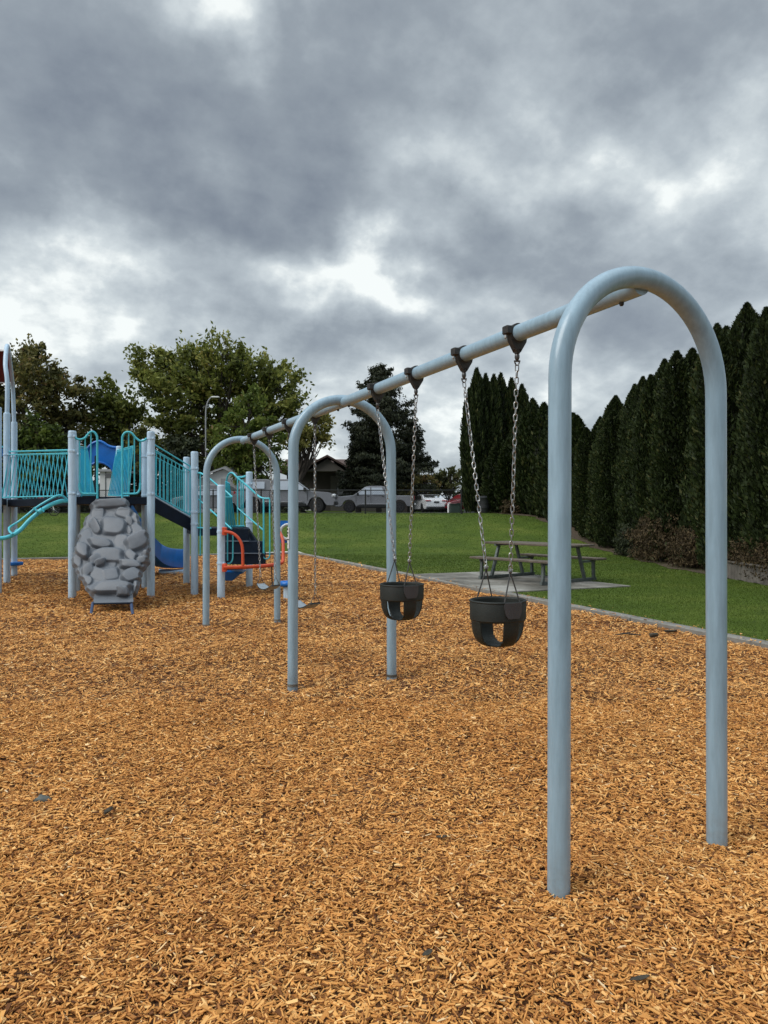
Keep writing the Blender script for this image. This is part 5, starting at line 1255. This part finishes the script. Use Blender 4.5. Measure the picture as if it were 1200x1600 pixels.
def garage():
    Z = 45.0; k = Z/F
    def X(px): return (px-600)*k
    c = V(X(345), Z, 1.464); t = thing('white_garage', c, 'pale garage with sloping grey roof behind the stair handrails', 'garage'); z = 1.464
    x0, x1 = X(300), X(376); zl, zh = CH+48*k, CH+67*k
    m = MB(); m.prism([(x0, Z, z), (x1, Z, z), (x1, Z, zh-0.5), (X(350), Z, zh), (x0, Z, zl)], V(0, 2.2, 0)); m.build('wall', 'white_wall', t, smooth=False)
    m = MB(); m.prism([(x0-0.4, Z-0.3, zl-0.12), (X(350), Z-0.3, zh), (X(350), Z-0.3, zh+0.12), (x0-0.4, Z-0.3, zl)], V(0.3, 2.8, 0.5))
    m.prism([(X(350), Z-0.3, zh), (x1+0.4, Z-0.3, zh-0.66), (x1+0.4, Z-0.3, zh-0.54), (X(350), Z-0.3, zh+0.12)], V(0.3, 2.8, 0.5)); m.build('roof', 'roof_grey', t, smooth=False)
    m = MB(); m.box((X(365), Z-0.03, z+1.1), (1.6, 0.05, 2.1)); m.build('door', 'roof_grey', t, smooth=False)
garage()
def shed():
    Z = 42.6; k = Z/F
    def X(px): return (px-600)*k
    z = 1.464; c = V(X(168), Z, z); t = thing('white_shed', c, 'white shed with small dark window seen through the blue arch', 'shed')
    x0, x1 = X(156), X(186); ze = CH+63*k
    m = MB(); m.box(((x0+x1)/2, Z+0.9, (z+ze)/2), (x1-x0, 1.8, ze-z)); m.build('wall', 'white_wall', t, smooth=False)
    m = MB(); m.box(((x0+x1)/2, Z+0.9, ze+0.07), (x1-x0+0.4, 2.2, 0.14)); m.build('roof', 'roof_grey', t, smooth=False)
    m = MB(); m.box((X(170), Z-0.02, CH+57*k), (0.42, 0.04, 0.26)); m.build('window', 'glass_dark', t, smooth=False)
    m = MB(); m.box((x0+0.35, Z-0.015, (z+ze)/2), (0.05, 0.03, ze-z)); m.build('corner_trim', 'sheet_grey', t, smooth=False)
shed()
# street lamp
b = V((322-600)/F*47, 47, 1.464); t = thing('street_lamp', b, 'tall white curved street lamp rising before the maple', 'street lamp')
m = MB(); k = 47/F; m.tube(smooth_path([b, V(b[0]-0.02, 47, CH+100*k), V(b[0]-0.02, 47, CH+155*k), V(b[0]+0.1, 47, CH+171*k), V(b[0]+0.33, 47, CH+179*k), V(b[0]+0.55, 47, CH+180*k)], 6), 0.045, 9); m.build('pole', 'roof_grey', t)
m = MB(); m.box((b[0]+0.62, 47, CH+179.5*k), (0.5, 0.22, 0.09), bev=0.02); m.build('lamp_head', 'white_paint', t)

# ------------------------------------------------------------------ small litter on the chips
def flat_leaf(name, label, cat, px, py, L, W, yaw, mat, curl=0.3):
    g = G(px, py); z = float(bumps(g[0], g[1]))+0.022; t = V(g[0], g[1], z); m = MB(); vs = []; K = 8
    c, s = math.cos(yaw), math.sin(yaw)
    for i in range(K+1):
        f = i/K; w = W*math.sin(math.pi*min(0.97, f*0.94+0.03))**0.8
        for j in (-1, 0, 1):
            x = (f-0.5)*L; y = j*w/2; zz = curl*W*abs(j)*0.5+0.12*L*(f-0.5)**2
            vs.append(t+V(x*c-y*s, x*s+y*c, zz))
    m.add(vs, [(i*3+j, (i+1)*3+j, (i+1)*3+j+1, i*3+j+1) for i in range(K) for j in (0, 1)])
    o = m.build(name, mat); so = o.modifiers.new('thick', 'SOLIDIFY'); so.thickness = 0.002
    tag(o, label, cat)
flat_leaf('fallen_leaf', 'dark curled leaf lying on the chips at the lower left', 'leaf', 170, 1283, 0.075, 0.03, 1.4, 'dead_leaf', 0.9)
flat_leaf('fallen_leaf', 'dark slender leaf on the chips at the bottom right of centre', 'leaf', 1000, 1550, 0.07, 0.018, 0.3, 'dead_leaf')
flat_leaf('fallen_leaf', 'small dark leaf on the chips below the middle arch feet', 'leaf', 690, 1312, 0.05, 0.025, 0.2, 'dead_leaf')
flat_leaf('fallen_leaf', 'small dark leaf on the chips near the bottom centre', 'leaf', 668, 1503, 0.045, 0.022, 0.8, 'dead_leaf')
flat_leaf('fallen_leaf', 'brown crumpled leaf on the chips near the right kerb', 'leaf', 1022, 1000, 0.14, 0.09, 0.5, 'dead_leaf', 0.9)
flat_leaf('fallen_leaf', 'dark leaf resting against the kerb beside the right arch leg', 'leaf', 1048, 990, 0.16, 0.07, 0.1, 'dead_leaf', 0.7)
g = G(980, 996); m = MB(); r = np.random.default_rng(8)
m.tube([g+V(-0.14, 0.0, 0.03), g+V(-0.03, 0.02, 0.045), g+V(0.16, -0.01, 0.03)], [0.006, 0.012, 0.008], 6); m.tube([g+V(-0.02, 0.02, 0.045), g+V(0.1, 0.08, 0.06)], [0.008, 0.004], 5)
tag(m.build('twig', 'bark'), 'dark twig lying on the chips left of the right arch leg', 'twig')
g = G(67, 1255); m = MB(); vs = []; K, Q = 10, 7
for i in range(Q):
    f = math.pi*i/(Q-1)
    for j in range(K):
        q = 2*math.pi*j/K; e = 1+0.12*math.sin(3*q+i)+0.1*math.cos(2*q+f*3)
        vs.append(g+V(0.045*math.sin(f)*math.cos(q)*e, 0.03*math.sin(f)*math.sin(q)*e, 0.018+0.022*math.cos(f)*e))
m.add(vs, [(i*K+j, (i+1)*K+j, (i+1)*K+(j+1) % K, i*K+(j+1) % K) for i in range(Q-1) for j in range(K)])
tag(m.build('stone', 'stone'), 'smooth grey green stone among the chips at the left', 'stone')

# ------------------------------------------------------------------ sky and light
SUN_EL, SUN_AZ = R(44), R(243)         # azimuth clockwise from +Y: behind the camera to the left
w = bpy.data.worlds.new('World'); SC.world = w; w.use_nodes = True
nt = w.node_tree; bg = nt.nodes['Background']
tc = N(nt, 'ShaderNodeTexCoord')
sep = N(nt, 'ShaderNodeSeparateXYZ'); nt.links.new(tc.outputs['Generated'], sep.inputs[0])
def mth(op, a, b=None, c=None, clamp=False):
    n = nt.nodes.new('ShaderNodeMath'); n.operation = op; n.use_clamp = clamp
    for i, x in enumerate((a, b, c)):
        if x is None: continue
        if isinstance(x, (int, float)): n.inputs[i].default_value = x
        else: nt.links.new(x, n.inputs[i])
    return n.outputs[0]
zc = mth('MAXIMUM', sep.outputs['Z'], 0.0)
den = mth('ADD', zc, 0.5)
cx_ = mth('DIVIDE', sep.outputs['X'], den); cy_ = mth('DIVIDE', sep.outputs['Y'], den)
cmb = N(nt, 'ShaderNodeCombineXYZ'); nt.links.new(cx_, cmb.inputs[0]); nt.links.new(cy_, cmb.inputs[1])
mpp = N(nt, 'ShaderNodeMapping'); mpp.inputs['Location'].default_value = (3.1, 1.7, 0.4); mpp.inputs['Rotation'].default_value = (0, 0, R(-25)); mpp.inputs['Scale'].default_value = (1.0, 1.0, 1)
nt.links.new(cmb.outputs[0], mpp.inputs[0])
def noise(scale, det, rough, dist, off):
    ad = N(nt, 'ShaderNodeVectorMath', operation='ADD'); nt.links.new(mpp.outputs[0], ad.inputs[0]); ad.inputs[1].default_value = (off, off*0.7, 0)
    n = N(nt, 'ShaderNodeTexNoise', i_Scale=scale, i_Detail=det, i_Roughness=rough, i_Distortion=dist)
    nt.links.new(ad.outputs[0], n.inputs['Vector']); return n.outputs['Fac']
nA = noise(2.0, 5.0, 0.5, 0.1, 0.0); nB = noise(5.0, 10.0, 0.56, 0.0, 7.3); nC = noise(3.2, 8.0, 0.50, 0.0, 2.9)
# billows: creases between rounded lumps
bil = mth('ABSOLUTE', mth('SUBTRACT', nC, 0.5))
val = mth('ADD', mth('MULTIPLY', mth('SUBTRACT', nA, 0.5), 0.6), mth('MULTIPLY', mth('SUBTRACT', nB, 0.5), 1.25))
val = mth('ADD', val, mth('MULTIPLY', mth('SUBTRACT', bil, 0.08), -1.15))
# broad bright and dark banks of cloud, each at its own direction in the sky
warp = N(nt, 'ShaderNodeTexNoise', i_Scale=7.0, i_Detail=6.0); nt.links.new(tc.outputs['Generated'], warp.inputs['Vector'])
wv = N(nt, 'ShaderNodeVectorMath', operation='MULTIPLY_ADD'); wv.inputs[1].default_value = (0.24, 0.24, 0.24)
nt.links.new(warp.outputs['Color'], wv.inputs[0]); nt.links.new(tc.outputs['Generated'], wv.inputs[2])
def bank(px, py, rpx, amp, sq=1.0):
    global val
    d = unit(V((px-600)/F, 1, -(py-800)/F)); rad = rpx/F
    sb = N(nt, 'ShaderNodeVectorMath', operation='SUBTRACT'); nt.links.new(wv.outputs[0], sb.inputs[0]); sb.inputs[1].default_value = tuple(d+0.12)
    ml = N(nt, 'ShaderNodeVectorMath', operation='MULTIPLY'); nt.links.new(sb.outputs[0], ml.inputs[0]); ml.inputs[1].default_value = (1/rad, 1/rad, sq/rad)
    ln = N(nt, 'ShaderNodeVectorMath', operation='DOT_PRODUCT'); nt.links.new(ml.outputs[0], ln.inputs[0]); nt.links.new(ml.outputs[0], ln.inputs[1])
    e = mth('EXPONENT', mth('MULTIPLY', ln.outputs['Value'], -1.0)); amp = amp*1.45
    val = mth('ADD', val, mth('MULTIPLY', e, amp))
bank(165, 365, 95, 0.34, 1.3); bank(960, 290, 150, 0.30, 1.3); bank(1150, 140, 80, 0.22); bank(560, 440, 190, 0.34, 2.8); bank(60, 520, 130, 0.16, 2.6)
bank(700, 620, 200, 0.16, 2.0); bank(330, 10, 70, 0.34); bank(660, 270, 110, 0.16, 1.6)
bank(560, 90, 260, -0.09, 1.5); bank(70, 170, 220, -0.05, 1.4); bank(760, 370, 190, -0.24, 2.6); bank(1040, 120, 130, -0.20, 0.8); bank(470, 330, 150, -0.16, 2.2); bank(560, 520, 160, -0.16, 3.0); bank(60, 290, 110, -0.12, 2.0)
hz = mth('EXPONENT', mth('MULTIPLY', zc, -6.5))
val = mth('ADD', val, mth('MULTIPLY', hz, 0.40))
val = mth('ADD', val, 0.545, clamp=True)
sky_r = ramp(nt, [(0.0, (0.104, 0.121, 0.146)), (0.25, (0.142, 0.165, 0.196)), (0.5, (0.205, 0.234, 0.262)), (0.72, (0.305, 0.342, 0.368)), (0.88, (0.43, 0.47, 0.485)), (1.0, (0.62, 0.65, 0.64))], val)
# overcast sky grows brighter towards the zenith, above what the picture shows
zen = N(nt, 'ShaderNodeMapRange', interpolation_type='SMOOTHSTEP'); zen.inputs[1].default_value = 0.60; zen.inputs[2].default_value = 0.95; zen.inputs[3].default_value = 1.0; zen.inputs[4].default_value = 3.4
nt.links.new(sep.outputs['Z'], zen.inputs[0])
# physical sky underneath, only a small part of it leaks through the cloud
sk = N(nt, 'ShaderNodeTexSky', sky_type='NISHITA', sun_disc=False, sun_elevation=SUN_EL, sun_rotation=SUN_AZ)
sks = N(nt, 'ShaderNodeVectorMath', operation='SCALE'); nt.links.new(sk.outputs[0], sks.inputs[0]); sks.inputs['Scale'].default_value = 0.006
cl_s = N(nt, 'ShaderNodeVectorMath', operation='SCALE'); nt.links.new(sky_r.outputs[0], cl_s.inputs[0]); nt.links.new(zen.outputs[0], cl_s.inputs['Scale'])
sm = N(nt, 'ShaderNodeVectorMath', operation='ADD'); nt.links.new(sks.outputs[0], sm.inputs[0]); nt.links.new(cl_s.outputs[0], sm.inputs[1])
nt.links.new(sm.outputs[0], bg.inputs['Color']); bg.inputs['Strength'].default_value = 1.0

sun = bpy.data.lights.new('sun', 'SUN'); sun.energy = 1.5; sun.angle = R(38); sun.color = (1.0, 0.965, 0.91)
so = bpy.data.objects.new('sun', sun); COL.objects.link(so)
dv = Vector((math.sin(SUN_AZ)*math.cos(SUN_EL), math.cos(SUN_AZ)*math.cos(SUN_EL), math.sin(SUN_EL)))
so.rotation_euler = (-dv).to_track_quat('-Z', 'Y').to_euler(); so.location = (-6, -6, 12)

cam = bpy.data.cameras.new('camera'); co = bpy.data.objects.new('camera', cam); COL.objects.link(co)
co.location = (0, 0, CH); co.rotation_euler = (R(90), 0, 0)
cam.sensor_fit = 'HORIZONTAL'; cam.sensor_width = 36.0; cam.lens = 36.0*F/1200.0; cam.clip_start = 0.05; cam.clip_end = 2000
SC.camera = co
SC.render.engine = 'CYCLES'
SC.view_settings.view_transform = 'Standard'; SC.view_settings.look = 'None'
SC.view_settings.exposure = 0.55; SC.view_settings.gamma = 1.0
SC.cycles.max_bounces = 6; SC.cycles.transparent_max_bounces = 8
